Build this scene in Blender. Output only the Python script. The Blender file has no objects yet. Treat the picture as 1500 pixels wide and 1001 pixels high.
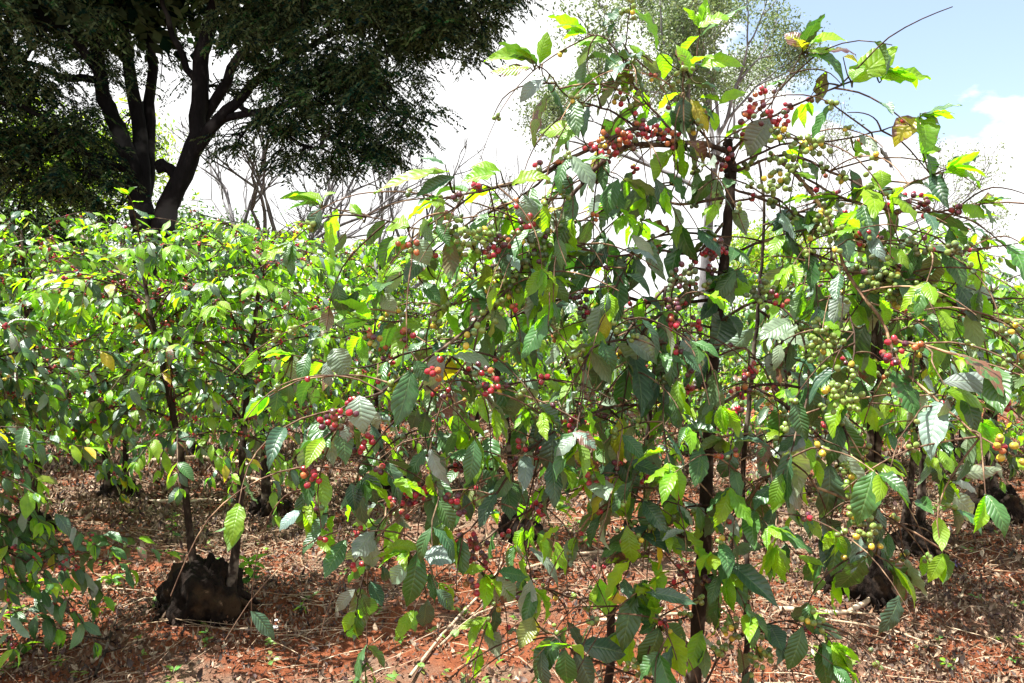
import bpy, math, random
import numpy as np
from mathutils import Vector
R = math.radians
S = bpy.context.scene
C = S.collection

# ------------------------------------------------------------------ camera, sky, sun, exposure
F = 1155.0; HY = 480.0; CAMZ = 1.55          # focal length in photo pixels, horizon row, eye height
cam = bpy.data.cameras.new("camera"); camo = bpy.data.objects.new("camera", cam); C.objects.link(camo)
camo.location = (0, 0, CAMZ); camo.rotation_euler = (R(90), 0, 0)
cam.sensor_width = 36; cam.lens = 36*F/1500; cam.shift_y = -(500.5-HY)/1500
cam.clip_end = 2000; cam.clip_start = 0.02
S.camera = camo
SUN_EL = R(68); SUN_AZ = R(-95)              # azimuth from +Y, negative = left
S.view_settings.view_transform = 'Standard'; S.view_settings.look = 'None'
S.view_settings.exposure = 1.75; S.view_settings.gamma = 1
w = bpy.data.worlds.new("World"); S.world = w; w.use_nodes = True
nt = w.node_tree; nt.nodes.clear()
def N(t, **k):
    n = nt.nodes.new(t)
    for a, b in k.items():
        if a.startswith('_'): n.inputs[a[1:].replace('_', ' ')].default_value = b
        else: setattr(n, a, b)
    return n
sky = N('ShaderNodeTexSky', sky_type='NISHITA', sun_disc=False, sun_elevation=SUN_EL, sun_rotation=SUN_AZ)
sky.air_density = 1.0; sky.dust_density = 1.0
bg1 = N('ShaderNodeBackground'); bg1.inputs[1].default_value = 0.085
nt.links.new(sky.outputs[0], bg1.inputs[0])
bg2 = N('ShaderNodeBackground'); bg2.inputs[0].default_value = (1, 1, 1, 1); bg2.inputs[1].default_value = 0.44
tc = N('ShaderNodeTexCoord'); sep = N('ShaderNodeSeparateXYZ'); nt.links.new(tc.outputs['Generated'], sep.inputs[0])
# clouds on a virtual flat layer overhead: direction / (z + k)
ad = N('ShaderNodeMath', operation='ADD'); ad.inputs[1].default_value = 0.35; nt.links.new(sep.outputs[2], ad.inputs[0])
dv = N('ShaderNodeVectorMath', operation='DIVIDE'); cb = N('ShaderNodeCombineXYZ')
for i in range(3): nt.links.new(ad.outputs[0], cb.inputs[i])
nt.links.new(tc.outputs['Generated'], dv.inputs[0]); nt.links.new(cb.outputs[0], dv.inputs[1])
no = N('ShaderNodeTexNoise'); no.inputs['Scale'].default_value = 3.4; no.inputs['Detail'].default_value = 9; no.inputs['Roughness'].default_value = 0.52
mp = N('ShaderNodeMapping'); mp.inputs['Location'].default_value = (0.3, 0.0, 0.0); nt.links.new(dv.outputs[0], mp.inputs[0]); nt.links.new(mp.outputs[0], no.inputs['Vector'])
# the cloud bank thins out towards the upper right
dt = N('ShaderNodeVectorMath', operation='DOT_PRODUCT'); nt.links.new(tc.outputs['Generated'], dt.inputs[0]); dt.inputs[1].default_value = Vector((0.42, 0.75, 0.42)).normalized()
mr = N('ShaderNodeMapRange'); mr.inputs[1].default_value = 0.955; mr.inputs[2].default_value = 0.986; mr.inputs[3].default_value = 0.35; mr.inputs[4].default_value = -0.18
nt.links.new(dt.outputs['Value'], mr.inputs[0])
ad2 = N('ShaderNodeMath', operation='ADD'); nt.links.new(no.outputs['Fac'], ad2.inputs[0]); nt.links.new(mr.outputs[0], ad2.inputs[1])
cr = N('ShaderNodeMapRange'); cr.inputs[1].default_value = 0.47; cr.inputs[2].default_value = 0.57; cr.interpolation_type = 'SMOOTHSTEP'; nt.links.new(ad2.outputs[0], cr.inputs[0])
mx = N('ShaderNodeMixShader'); hz = N('ShaderNodeMapRange', interpolation_type='SMOOTHSTEP'); hz.inputs[1].default_value = 0.55; hz.inputs[2].default_value = 0.8; hz.inputs[3].default_value = 1.0; hz.inputs[4].default_value = 0.3; nt.links.new(sep.outputs[2], hz.inputs[0])
mn = N('ShaderNodeMath', operation='MAXIMUM'); mn.inputs[1].default_value = 0.15; nt.links.new(cr.outputs[0], mn.inputs[0])
ml = N('ShaderNodeMath', operation='MULTIPLY'); nt.links.new(mn.outputs[0], ml.inputs[0]); nt.links.new(hz.outputs[0], ml.inputs[1]); nt.links.new(ml.outputs[0], mx.inputs[0]); nt.links.new(bg1.outputs[0], mx.inputs[1]); nt.links.new(bg2.outputs[0], mx.inputs[2])
wo = N('ShaderNodeOutputWorld'); nt.links.new(mx.outputs[0], wo.inputs[0])
sl = bpy.data.lights.new("sun", 'SUN'); sl.energy = 5.0; sl.angle = R(0.5); sl.color = (1, 0.975, 0.93)
so = bpy.data.objects.new("sun", sl); C.objects.link(so)
sd = Vector((math.sin(SUN_AZ)*math.cos(SUN_EL), math.cos(SUN_AZ)*math.cos(SUN_EL), math.sin(SUN_EL)))
so.rotation_euler = sd.to_track_quat('Z', 'Y').to_euler(); so.location = (0, 0, 30)

# ------------------------------------------------------------------ helpers
def at(px, py, d):
    return np.array([(px-750)/F*d, d, CAMZ-(py-HY)/F*d])
def nrm(a):
    a = np.asarray(a, float); return a/np.maximum(np.linalg.norm(a, axis=-1, keepdims=True), 1e-9)
def tag(o, label=None, cat=None, group=None, kind=None):
    if label: o['label'] = label
    if cat: o['category'] = cat
    if group: o['group'] = group
    if kind: o['kind'] = kind
    return o
def empty(name, loc):
    o = bpy.data.objects.new(name, None); C.objects.link(o); o.location = loc; o.empty_display_size = 0.1; return o
class G:
    def __init__(s): s.V = []; s.F = []; s.T = []; s.U = []; s.n = 0
    def add(s, v, f, tint=(1, 1, 1, 0), uv=None):
        v = np.asarray(v, float).reshape(-1, 3); f = np.asarray(f, int).reshape(-1, 4)
        t = np.asarray(tint, float)
        if t.ndim == 1: t = np.tile(t, (len(v), 1))
        s.V.append(v); s.F.append(f+s.n); s.T.append(t); s.U.append(np.zeros((len(v), 3)) if uv is None else uv); s.n += len(v)
    def build(s, name, mat, parent=None, off=(0, 0, 0), smooth=True):
        if not s.n: return None
        v = np.concatenate(s.V)-np.asarray(off); f = np.concatenate(s.F); me = bpy.data.meshes.new(name)
        me.vertices.add(len(v)); me.vertices.foreach_set('co', v.astype(np.float32).ravel())
        me.loops.add(f.size); me.loops.foreach_set('vertex_index', f.astype(np.int32).ravel())
        me.polygons.add(len(f)); me.polygons.foreach_set('loop_start', np.arange(0, f.size, 4, dtype=np.int32))
        me.update(calc_edges=True)
        me.polygons.foreach_set('use_smooth', np.full(len(f), smooth))
        a = me.attributes.new('tint', 'FLOAT_COLOR', 'POINT'); a.data.foreach_set('color', np.concatenate(s.T).astype(np.float32).ravel())
        a = me.attributes.new('luv', 'FLOAT_VECTOR', 'POINT'); a.data.foreach_set('vector', np.concatenate(s.U).astype(np.float32).ravel())
        me.materials.append(mat); me.update()
        o = bpy.data.objects.new(name, me); C.objects.link(o)
        if parent: o.parent = parent
        return o
def smooth_path(p, k=4):
    p = np.asarray(p, float)
    if len(p) < 3: return np.array([p[0]+(p[-1]-p[0])*i/k for i in range(k+1)])
    q = np.vstack([2*p[0]-p[1], p, 2*p[-1]-p[-2]]); out = []
    for i in range(1, len(q)-2):
        for j in range(k):
            t = j/k; out.append(0.5*(2*q[i]+(q[i+1]-q[i-1])*t+(2*q[i-1]-5*q[i]+4*q[i+1]-q[i+2])*t*t+(3*q[i]-q[i-1]-3*q[i+1]+q[i+2])*t**3))
    out.append(p[-1]); return np.array(out)
def tube(g, p, r, sides=6, tint=(1, 1, 1, 0), rough=0.0, rng=None):
    p = np.asarray(p, float); n = len(p); r = np.interp(np.linspace(0, 1, n), np.linspace(0, 1, len(r)), r) if not np.isscalar(r) else np.full(n, r)
    if rough and rng is not None: r = r*(1+rng.uniform(-rough, rough, n))
    d = np.gradient(p, axis=0); d = nrm(d); up = np.array([0, 0, 1.]) if abs(d[0][2]) < 0.9 else np.array([1., 0, 0])
    a = nrm(np.cross(d[0], up)); A = []
    for i in range(n):
        a = nrm(a-d[i]*np.dot(a, d[i])); A.append(a)
    A = np.array(A); B = np.cross(d, A); th = np.linspace(0, 2*math.pi, sides, endpoint=False)
    v = p[:, None, :]+(A[:, None, :]*np.cos(th)[None, :, None]+B[:, None, :]*np.sin(th)[None, :, None])*r[:, None, None]
    i, j = np.meshgrid(np.arange(n-1), np.arange(sides), indexing='ij'); j2 = (j+1) % sides
    f = np.stack([i*sides+j, i*sides+j2, (i+1)*sides+j2, (i+1)*sides+j], -1).reshape(-1, 4)
    g.add(v, f, tint)
    if r[-1] > 0.002:                                             # close the end
        c = g.n-sides; m = sides//2*2
        for k in range(1, m-2, 2): g.F.append(np.array([[c, c+k, c+k+1, c+k+2]]))
def profile(t):
    return np.where(t < 0.05, 0.05, np.sin(np.pi*np.clip((t-0.03)/0.97, 0, 1)**0.88)**0.85*(1-0.35*np.clip((t-0.72)/0.28, 0, 1)))
def leaves(g, o, T, Nn, L, W, col, nx=4, ny=10, droop=0.5, fold=0.25, wave=0.03, rng=None):
    n = len(o)
    if n == 0: return
    o = np.asarray(o, float); T = nrm(T); Nn = np.asarray(Nn, float); Nn = nrm(Nn-T*(Nn*T).sum(-1, keepdims=True)); Sd = np.cross(T, Nn)
    L = np.asarray(L, float)[:, None, None]; W = np.asarray(W, float)[:, None, None]
    t = np.linspace(0, 1, ny+1); u = np.linspace(-1, 1, nx+1); tt, uu = np.meshgrid(t, u, indexing='ij'); tt = tt[None]; uu = uu[None]
    dr = (droop*rng.uniform(0.3, 1.7, n))[:, None, None]; fo = (fold*rng.uniform(-0.2, 1.8, n))[:, None, None]; ph = rng.uniform(0, 6.28, n)[:, None, None]
    wv = (wave*rng.uniform(0.3, 1.6, n))[:, None, None]; sw = rng.uniform(-0.18, 0.18, n)[:, None, None]
    curl = rng.uniform(-0.5, 0.9, n)[:, None, None]
    h = W*profile(tt)/2*(1+0.07*np.sin(tt*(9+ph*2)+ph*3+np.sign(uu))*(np.abs(uu) > 0.6)); x = uu*h*np.cos(fo)+sw*L*(tt-0.5)**2*0.5
    y = L*(tt-dr*dr*tt**3/6); z = -L*dr*tt*tt/2+np.abs(uu)*h*np.sin(fo)-curl*h*(uu*uu)*0.5
    z = z+wv*L*np.sin(tt*22+ph+uu*1.3)*(uu*uu)
    # young veins pull the blade into shallow ribs
    v = o[:, None, None, :]+T[:, None, None, :]*y[..., None]+Sd[:, None, None, :]*x[..., None]+Nn[:, None, None, :]*z[..., None]
    m = (nx+1)*(ny+1); i, j = np.meshgrid(np.arange(ny), np.arange(nx), indexing='ij')
    f = np.stack([i*(nx+1)+j, i*(nx+1)+j+1, (i+1)*(nx+1)+j+1, (i+1)*(nx+1)+j], -1).reshape(1, -1, 4)+np.arange(n)[:, None, None]*m
    uv = np.stack([np.broadcast_to(uu, (n, ny+1, nx+1)), np.broadcast_to(tt, (n, ny+1, nx+1)), np.broadcast_to(ph, (n, ny+1, nx+1))], -1).reshape(-1, 3)
    g.add(v, f, np.repeat(np.asarray(col, float), m, axis=0), uv)
def cube_sphere(k):
    V = []; Fc = []
    for ax in range(3):
        for s in (-1, 1):
            b = len(V)
            for i in range(k+1):
                for j in range(k+1):
                    p = [0, 0, 0]; p[ax] = s; p[(ax+1) % 3] = math.tan((i/k*2-1)*math.pi/4); p[(ax+2) % 3] = math.tan((j/k*2-1)*math.pi/4)
                    V.append(p)
            for i in range(k):
                for j in range(k):
                    q = [b+i*(k+1)+j, b+(i+1)*(k+1)+j, b+(i+1)*(k+1)+j+1, b+i*(k+1)+j+1]
                    Fc.append(q if s > 0 else q[::-1])
    return nrm(np.array(V, float)), np.array(Fc)
CS3 = cube_sphere(3); CS2 = cube_sphere(2)
def berries(g, o, ax, r, col, cs=CS3):
    n = len(o)
    if n == 0: return
    o = np.asarray(o, float); ax = nrm(ax); r = np.asarray(r, float); V, Fc = cs
    up = np.tile([0.31, 0.9, 0.2], (n, 1)); a = nrm(np.cross(ax, up)); b = np.cross(ax, a)
    v = o[:, None, :]+r[:, None, None]*(V[None, :, 0:1]*a[:, None, :]+V[None, :, 1:2]*b[:, None, :]+V[None, :, 2:3]*ax[:, None, :]*1.2)
    f = Fc[None]+np.arange(n)[:, None, None]*len(V)
    g.add(v, f, np.repeat(np.asarray(col, float), len(V), axis=0), np.tile(V, (n, 1)))

# ------------------------------------------------------------------ materials
def mat(name):
    global nt
    m = bpy.data.materials.new(name); m.use_nodes = True; nt = m.node_tree; nt.nodes.clear(); return m
def lk(a, b): nt.links.new(a, b)
def ramp(src, stops):
    r = N('ShaderNodeValToRGB'); e = r.color_ramp.elements
    while len(e) < len(stops): e.new(0.5)
    for k, (p, c) in enumerate(stops): e[k].position = p; e[k].color = (*c, 1) if len(c) == 3 else c
    lk(src, r.inputs[0]); return r.outputs[0]
def math_(op, a, b=None, c=None):
    m = N('ShaderNodeMath', operation=op)
    for k, x in enumerate((a, b, c)):
        if x is None: continue
        if isinstance(x, (int, float)): m.inputs[k].default_value = x
        else: lk(x, m.inputs[k])
    return m.outputs[0]
def mixc(fac, a, b, mode='MIX'):
    m = N('ShaderNodeMix', data_type='RGBA', blend_type=mode)
    for idx, x in ((0, fac), (6, a), (7, b)):
        if isinstance(x, (int, float)): m.inputs[idx].default_value = x
        elif isinstance(x, tuple): m.inputs[idx].default_value = (*x, 1) if len(x) == 3 else x
        else: lk(x, m.inputs[idx])
    return m.outputs[2]
def noise(scale, detail=4, rough=0.55, vec=None):
    n = N('ShaderNodeTexNoise'); n.inputs['Scale'].default_value = scale; n.inputs['Detail'].default_value = detail; n.inputs['Roughness'].default_value = rough
    if vec is not None: lk(vec, n.inputs['Vector'])
    return n.outputs['Fac']
def finish(bsdf):
    o = N('ShaderNodeOutputMaterial'); lk(bsdf, o.inputs[0])
def objco(): return N('ShaderNodeTexCoord').outputs['Object']

def leaf_mat(name, veins=True, trans=0.36, rough=0.40, spec=0.7, tgain=(1.75, 2.1, 0.38)):
    m = mat(name); at_ = N('ShaderNodeAttribute', attribute_name='tint'); col = at_.outputs['Color']; dmg = at_.outputs['Alpha']
    uv = N('ShaderNodeAttribute', attribute_name='luv').outputs['Vector']; sp = N('ShaderNodeSeparateXYZ'); lk(uv, sp.inputs[0])
    bump = None; co = objco()
    blotch = noise(30, 3, 0.6, co)
    base = mixc(1.0, col, ramp(blotch, [(0.3, (0.72, 0.78, 0.7)), (0.7, (1.25, 1.18, 1.15))]), 'MULTIPLY')
    if veins:
        au = math_('ABSOLUTE', sp.outputs[0])
        phs = math_('SUBTRACT', math_('MULTIPLY', sp.outputs[1], math_('ADD', math_('MULTIPLY', sp.outputs[2], 0.55), 8.5)), math_('MULTIPLY', au, 1.9))
        tri = math_('ABSOLUTE', math_('SUBTRACT', math_('FRACT', phs), 0.5))          # 0.5 on the vein, 0 between
        vein = math_('MAXIMUM', N_sm(tri, 0.43, 0.5), N_sm(au, 0.085, 0.03))
        base = mixc(math_('MULTIPLY', vein, 0.22), base, (0.24, 0.34, 0.12))
        hgt = math_('ADD', math_('MULTIPLY', math_('POWER', math_('MULTIPLY', tri, 2.0), 2.0), -1.0), math_('MULTIPLY', N_sm(au, 0.12, 0.0), -0.8))
        bm = N('ShaderNodeBump'); bm.inputs['Strength'].default_value = 0.32; bm.inputs['Distance'].default_value = 0.003; lk(hgt, bm.inputs['Height']); bump = bm.outputs[0]
    # dry brown margins and spots, driven by each leaf's damage value
    nz = noise(55, 4, 0.6, co); edge = math_('ADD', nz, math_('MULTIPLY', math_('POWER', math_('ABSOLUTE', sp.outputs[0]), 3.0), 0.18))
    dm = N_sm(math_('ADD', edge, math_('MULTIPLY', dmg, 0.55)), 0.82, 0.9)
    base = mixc(dm, base, (0.11, 0.045, 0.02))
    geo = N('ShaderNodeNewGeometry')
    under = mixc(math_('MULTIPLY', geo.outputs['Backfacing'], 0.35), base, (0.22, 0.30, 0.14))
    p = N('ShaderNodeBsdfPrincipled'); lk(under, p.inputs['Base Color']); p.inputs['Specular IOR Level'].default_value = spec
    lk(math_('ADD', math_('MULTIPLY', blotch, 0.22), rough-0.1), p.inputs['Roughness'])
    tr = N('ShaderNodeBsdfTranslucent'); lk(mixc(1.0, base, tgain, 'MULTIPLY'), tr.inputs[0])
    if bump is not None: lk(bump, p.inputs['Normal']); lk(bump, tr.inputs['Normal'])
    ms = N('ShaderNodeMixShader'); sc_ = N('ShaderNodeSeparateColor'); lk(col, sc_.inputs[0]); tf = math_('MINIMUM', math_('ADD', math_('MULTIPLY', math_('SUBTRACT', sc_.outputs[1], sc_.outputs[2]), 1.75), 0.06), 0.55)
    lk(math_('MULTIPLY', math_('SUBTRACT', 1.0, dm), tf if trans > 0.33 else trans), ms.inputs[0]); lk(p.outputs[0], ms.inputs[1]); lk(tr.outputs[0], ms.inputs[2]); finish(ms.outputs[0])
    return m
def N_sm(x, a, b):
    r = N('ShaderNodeMapRange', interpolation_type='SMOOTHSTEP'); r.inputs[1].default_value = min(a, b); r.inputs[2].default_value = max(a, b)
    if a > b: r.inputs[3].default_value = 1; r.inputs[4].default_value = 0
    lk(x, r.inputs[0]); return r.outputs[0]
M_leaf = leaf_mat('coffee leaf')
M_leaf_far = leaf_mat('coffee leaf far', veins=False)
M_feather = leaf_mat('feathery leaf', veins=False, trans=0.12, rough=0.75, spec=0.08, tgain=(0.9, 1.4, 0.7))
M_olive = leaf_mat('olive leaf', veins=False, trans=0.3, rough=0.5, spec=0.4, tgain=(1.5, 1.6, 0.8))

def bark_mat(name, c1, c2, c3, scale=60, bump=0.004):
    m = mat(name); co = objco(); mpn = N('ShaderNodeMapping'); mpn.inputs['Scale'].default_value = (1, 1, 0.35); lk(co, mpn.inputs[0])
    n1 = noise(scale, 6, 0.65, mpn.outputs[0]); n2 = noise(scale*0.2, 3, 0.5, co)
    c = ramp(n1, [(0.3, c1), (0.6, c2), (0.75, c3)]); c = mixc(N_sm(n2, 0.52, 0.66), c, c3)
    t = N('ShaderNodeAttribute', attribute_name='tint'); c = mixc(1.0, c, t.outputs['Color'], 'MULTIPLY')
    b = N('ShaderNodeBump'); b.inputs['Distance'].default_value = bump; b.inputs['Strength'].default_value = 0.9; lk(n1, b.inputs['Height'])
    p = N('ShaderNodeBsdfPrincipled'); lk(c, p.inputs['Base Color']); p.inputs['Roughness'].default_value = 0.9; p.inputs['Specular IOR Level'].default_value = 0.12; lk(b.outputs[0], p.inputs['Normal']); finish(p.outputs[0]); return m
M_bark = bark_mat('coffee bark', (0.010, 0.007, 0.005), (0.034, 0.023, 0.017), (0.13, 0.105, 0.08))
M_twig = bark_mat('coffee twig', (0.022, 0.014, 0.011), (0.065, 0.042, 0.030), (0.15, 0.105, 0.07), 120, 0.001)
M_stump = bark_mat('stump wood', (0.004, 0.003, 0.002), (0.016, 0.010, 0.007), (0.038, 0.022, 0.011), 34, 0.035)
M_bigbark = bark_mat('shade tree bark', (0.004, 0.004, 0.004), (0.012, 0.011, 0.012), (0.045, 0.044, 0.044), 7, 0.03)
M_grey = bark_mat('grey bark', (0.11, 0.105, 0.11), (0.20, 0.19, 0.195), (0.30, 0.29, 0.29), 8, 0.02)
M_dry = bark_mat('dry stick', (0.22, 0.15, 0.09), (0.42, 0.31, 0.21), (0.58, 0.47, 0.35), 60, 0.002)

m = mat('coffee cherry'); M_berry = m
t = N('ShaderNodeAttribute', attribute_name='tint'); co = objco()
c = mixc(1.0, t.outputs['Color'], ramp(noise(180, 3, 0.6, co), [(0.3, (0.7, 0.7, 0.7)), (0.7, (1.25, 1.2, 1.2))]), 'MULTIPLY')
luv_ = N('ShaderNodeAttribute', attribute_name='luv'); sz_ = N('ShaderNodeSeparateXYZ'); lk(luv_.outputs['Vector'], sz_.inputs[0])
c = mixc(N_sm(sz_.outputs[2], 0.90, 0.97), c, (0.05, 0.035, 0.02)); c = mixc(math_('MULTIPLY', N_sm(sz_.outputs[2], 0.0, -0.9), 0.5), c, (0.20, 0.16, 0.05))
p = N('ShaderNodeBsdfPrincipled'); lk(c, p.inputs['Base Color']); p.inputs['Roughness'].default_value = 0.33; p.inputs['Specular IOR Level'].default_value = 0.55
p.inputs['Subsurface Weight'].default_value = 0.0; finish(p.outputs[0])

m = mat('red soil'); M_soil = m; co = objco()
n1 = noise(1.1, 5, 0.6, co); n2 = noise(26, 8, 0.75, co); n3 = noise(0.22, 4, 0.6, co); n4 = noise(140, 4, 0.7, co)
c = ramp(n2, [(0.25, (0.045, 0.015, 0.010)), (0.5, (0.19, 0.056, 0.022)), (0.75, (0.29, 0.105, 0.048))])
c = mixc(N_sm(n1, 0.48, 0.62), c, ramp(n4, [(0.3, (0.08, 0.045, 0.03)), (0.7, (0.27, 0.17, 0.11))]))
sp = N('ShaderNodeSeparateXYZ'); lk(co, sp.inputs[0])
far = N_sm(sp.outputs[1], 13, 30)
c = mixc(math_('MULTIPLY', far, 0.85), c, ramp(n3, [(0.35, (0.22, 0.17, 0.09)), (0.6, (0.10, 0.15, 0.04))]))
b = N('ShaderNodeBump'); b.inputs['Distance'].default_value = 0.02; b.inputs['Strength'].default_value = 1; lk(math_('ADD', n2, math_('MULTIPLY', n4, 0.4)), b.inputs['Height'])
p = N('ShaderNodeBsdfPrincipled'); lk(c, p.inputs['Base Color']); p.inputs['Roughness'].default_value = 0.95; p.inputs['Specular IOR Level'].default_value = 0.15; lk(b.outputs[0], p.inputs['Normal']); finish(p.outputs[0])

m = mat('dry litter'); M_litter = m; t = N('ShaderNodeAttribute', attribute_name='tint')
c = mixc(1.0, t.outputs['Color'], ramp(noise(70, 3, 0.6, objco()), [(0.3, (0.6, 0.6, 0.6)), (0.7, (1.3, 1.3, 1.3))]), 'MULTIPLY')
p = N('ShaderNodeBsdfPrincipled'); lk(c, p.inputs['Base Color']); p.inputs['Roughness'].default_value = 0.7; p.inputs['Specular IOR Level'].default_value = 0.35; finish(p.outputs[0])

# ------------------------------------------------------------------ ground
def hgt(x, y):
    x = np.asarray(x, float); y = np.asarray(y, float)
    h = 0.035*np.sin(x*1.7+1.3*np.sin(y*0.9))*np.cos(y*1.3+0.7)+0.018*np.sin(x*4.1+y*2.3)+0.012*np.sin(x*7.7-y*6.1+2)
    h = h+0.006*np.sin(x*23+3*np.sin(y*9))*np.sin(y*19)
    for (cx, cy, s, a) in ((-1.65, 4.2, 0.45, 0.05), (-3.4, 5.8, 0.5, 0.08), (2.05, 4.5, 0.4, 0.06), (3.0, 5.7, 0.5, 0.07), (3.9, 6.3, 0.5, 0.08), (0.1, 5.5, 0.5, 0.07)):
        h = h+a*np.exp(-((x-cx)**2+(y-cy)**2)/s/s)
    return h*np.clip(1-(y-14)/10, 0.15, 1)
a = np.linspace(-1, 1, 361); xs = 7*a+300*np.sign(a)*np.abs(a)**7; b_ = np.linspace(0, 1, 300); ys = -6+20*b_+480*b_**7
X, Y = np.meshgrid(xs, ys); Z = hgt(X, Y)
i, j = np.meshgrid(np.arange(299), np.arange(360), indexing='ij')
gg = G(); gg.add(np.stack([X, Y, Z], -1), np.stack([i*361+j, i*361+j+1, (i+1)*361+j+1, (i+1)*361+j], -1))
tag(gg.build('ground', M_soil), kind='structure', label='red soil of the coffee plantation')

rng = np.random.default_rng(7)
def field(x, y):       # where litter lies thick
    f = 0.5+0.5*np.sin(x*1.9+2.1*np.sin(y*1.1+0.5)+0.6)*np.cos(y*1.6+1.2*np.sin(x*1.3))
    for (px, py, s, a) in ((120, 840, 0.5, -1.6), (560, 960, 0.36, -0.6), (880, 770, 0.35, -0.9), (300, 985, 0.3, -0.3), (40, 1000, 0.3, 0.8), (1400, 900, 0.9, 0.9), (420, 870, 0.5, 0.8), (1150, 800, 0.7, 0.7), (500, 740, 0.8, 0.6)):
        d = F*CAMZ/(py-HY); cx = (px-750)/F*d; f = f+a*np.exp(-((x-cx)**2+(y-d)**2)/s/s)
    return f
def scatter(n, d0, d1, power=1.6, thr=True):
    d = d0+(d1-d0)*rng.random(n*3)**power; x = (rng.random(n*3)*1.5-0.75)*d*1.0
    if thr: k = rng.random(n*3) < np.clip(field(x, d)*1.2+0.2, 0.26, 1); x = x[k]; d = d[k]
    return x[:n], d[:n]
LC = np.array([(0.165, 0.105, 0.066), (0.23, 0.155, 0.10), (0.07, 0.036, 0.030), (0.31, 0.22, 0.145), (0.11, 0.075, 0.055), (0.19, 0.10, 0.055), (0.30, 0.23, 0.155), (0.045, 0.03, 0.024)])
g = G(); x, y = scatter(140000, 2.4, 13, 1.2); n = len(x); th = rng.uniform(0, 6.28, n); tl = rng.normal(0, 0.35, n)
T = np.stack([np.cos(th), np.sin(th), np.sin(tl)], 1); Nn = np.stack([rng.normal(0, .45, n), rng.normal(0, .45, n), np.ones(n)], 1)
L = (0.012+0.05*rng.random(n)**2)*np.clip(y/5, 0.8, 1.7); z = hgt(x, y)+rng.uniform(0.002, 0.03, n)
col = np.concatenate([LC[rng.integers(0, len(LC), n)]*rng.uniform(0.7, 1.25, (n, 1)), np.zeros((n, 1))], 1)
leaves(g, np.stack([x, y, z], 1), T, Nn, L, L*rng.uniform(0.25, 0.55, n), col, 2, 3, -1.3, 1.0, 0.15, rng)
x2, y2 = scatter(26000, 2.4, 11, 1.15, False); n2 = len(x2); V_, F_ = cube_sphere(1); V_ = V_*rng.uniform(.8, 1.2, V_.shape)
r2 = (0.002+0.011*rng.random(n2)**4)*np.clip(y2/4, .8, 2)
gc = G(); vv = V_[None]*r2[:, None, None]*rng.uniform(.6, 1.3, (n2, 1, 3))+np.stack([x2, y2, hgt(x2, y2)+r2*.4], 1)[:, None, :]
cc2 = np.concatenate([np.array([(0.24, 0.085, 0.05), (0.15, 0.05, 0.03), (0.30, 0.17, 0.12), (0.09, 0.045, 0.03)])[rng.integers(0, 4, n2)]*rng.uniform(.7, 1.2, (n2, 1)), np.zeros((n2, 1))], 1)
gc.add(vv, F_[None]+np.arange(n2)[:, None, None]*len(V_), np.repeat(cc2, len(V_), axis=0)); tag(gc.build('soil_crumbs', M_litter), kind='stuff', label='crumbs and small clods of red soil', cat='soil')
tag(g.build('leaf_litter', M_litter), kind='stuff', label='brown dry leaves littering the red soil', cat='leaf litter')
g = G(); x, y = scatter(15000, 2.6, 15, 1.2, False); fk = rng.random(len(x)) < np.clip(0.10+0.9*np.exp(-((y-6.6)/1.9)**2), 0, 1)*np.clip(field(x, y)+0.3, 0.15, 1); x = x[fk]; y = y[fk]
for q in range(len(x)):
    th = rng.uniform(0, 6.28) if rng.random() < .5 else rng.normal(0.3, 0.5); l = rng.uniform(0.08, 0.5); bend = rng.normal(0, 0.7); pts = []
    px_, py_ = x[q], y[q]
    for s_ in range(4):
        pts.append((px_, py_, hgt(px_, py_)+0.012+rng.uniform(0, 0.03))); px_ += math.cos(th)*l/3; py_ += math.sin(th)*l/3; th += bend/3
    r_ = rng.uniform(0.0008, 0.0028)*(1+y[q]*0.05); c_ = rng.uniform(0.55, 1.2); tube(g, np.array(pts), [r_, r_*0.6], 3, (c_, c_*0.96, c_*0.9, 0))
tag(g.build('dry_straw', M_dry), kind='stuff', label='pale dry stems and straw strewn over the soil', cat='straw')
g = G(); x, y = scatter(520, 2.8, 12, 1.1, False); O = []; T = []; NN = []; Lw = []; CO = []
for q in range(len(x)):
    k = rng.integers(3, 8); z0 = hgt(x[q], y[q])
    for s_ in range(k):
        th = rng.uniform(0, 6.28); O.append((x[q]+rng.normal(0, .01), y[q]+rng.normal(0, .01), z0+rng.uniform(0.005, 0.04))); T.append((math.cos(th), math.sin(th), rng.uniform(0.2, 0.9))); NN.append((rng.normal(0, .2), rng.normal(0, .2), 1)); Lw.append(rng.uniform(0.02, 0.055)); CO.append((rng.uniform(0.08, 0.2), rng.uniform(0.2, 0.3), 0.05, 0))
Lw = np.array(Lw); leaves(g, O, np.array(T), np.array(NN), Lw, Lw*0.5, CO, 2, 3, 0.5, 0.2, 0.02, rng)
tag(g.build('ground_weeds', M_leaf_far), kind='stuff', label='tiny green weeds sprouting among the litter', cat='weeds')

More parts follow.
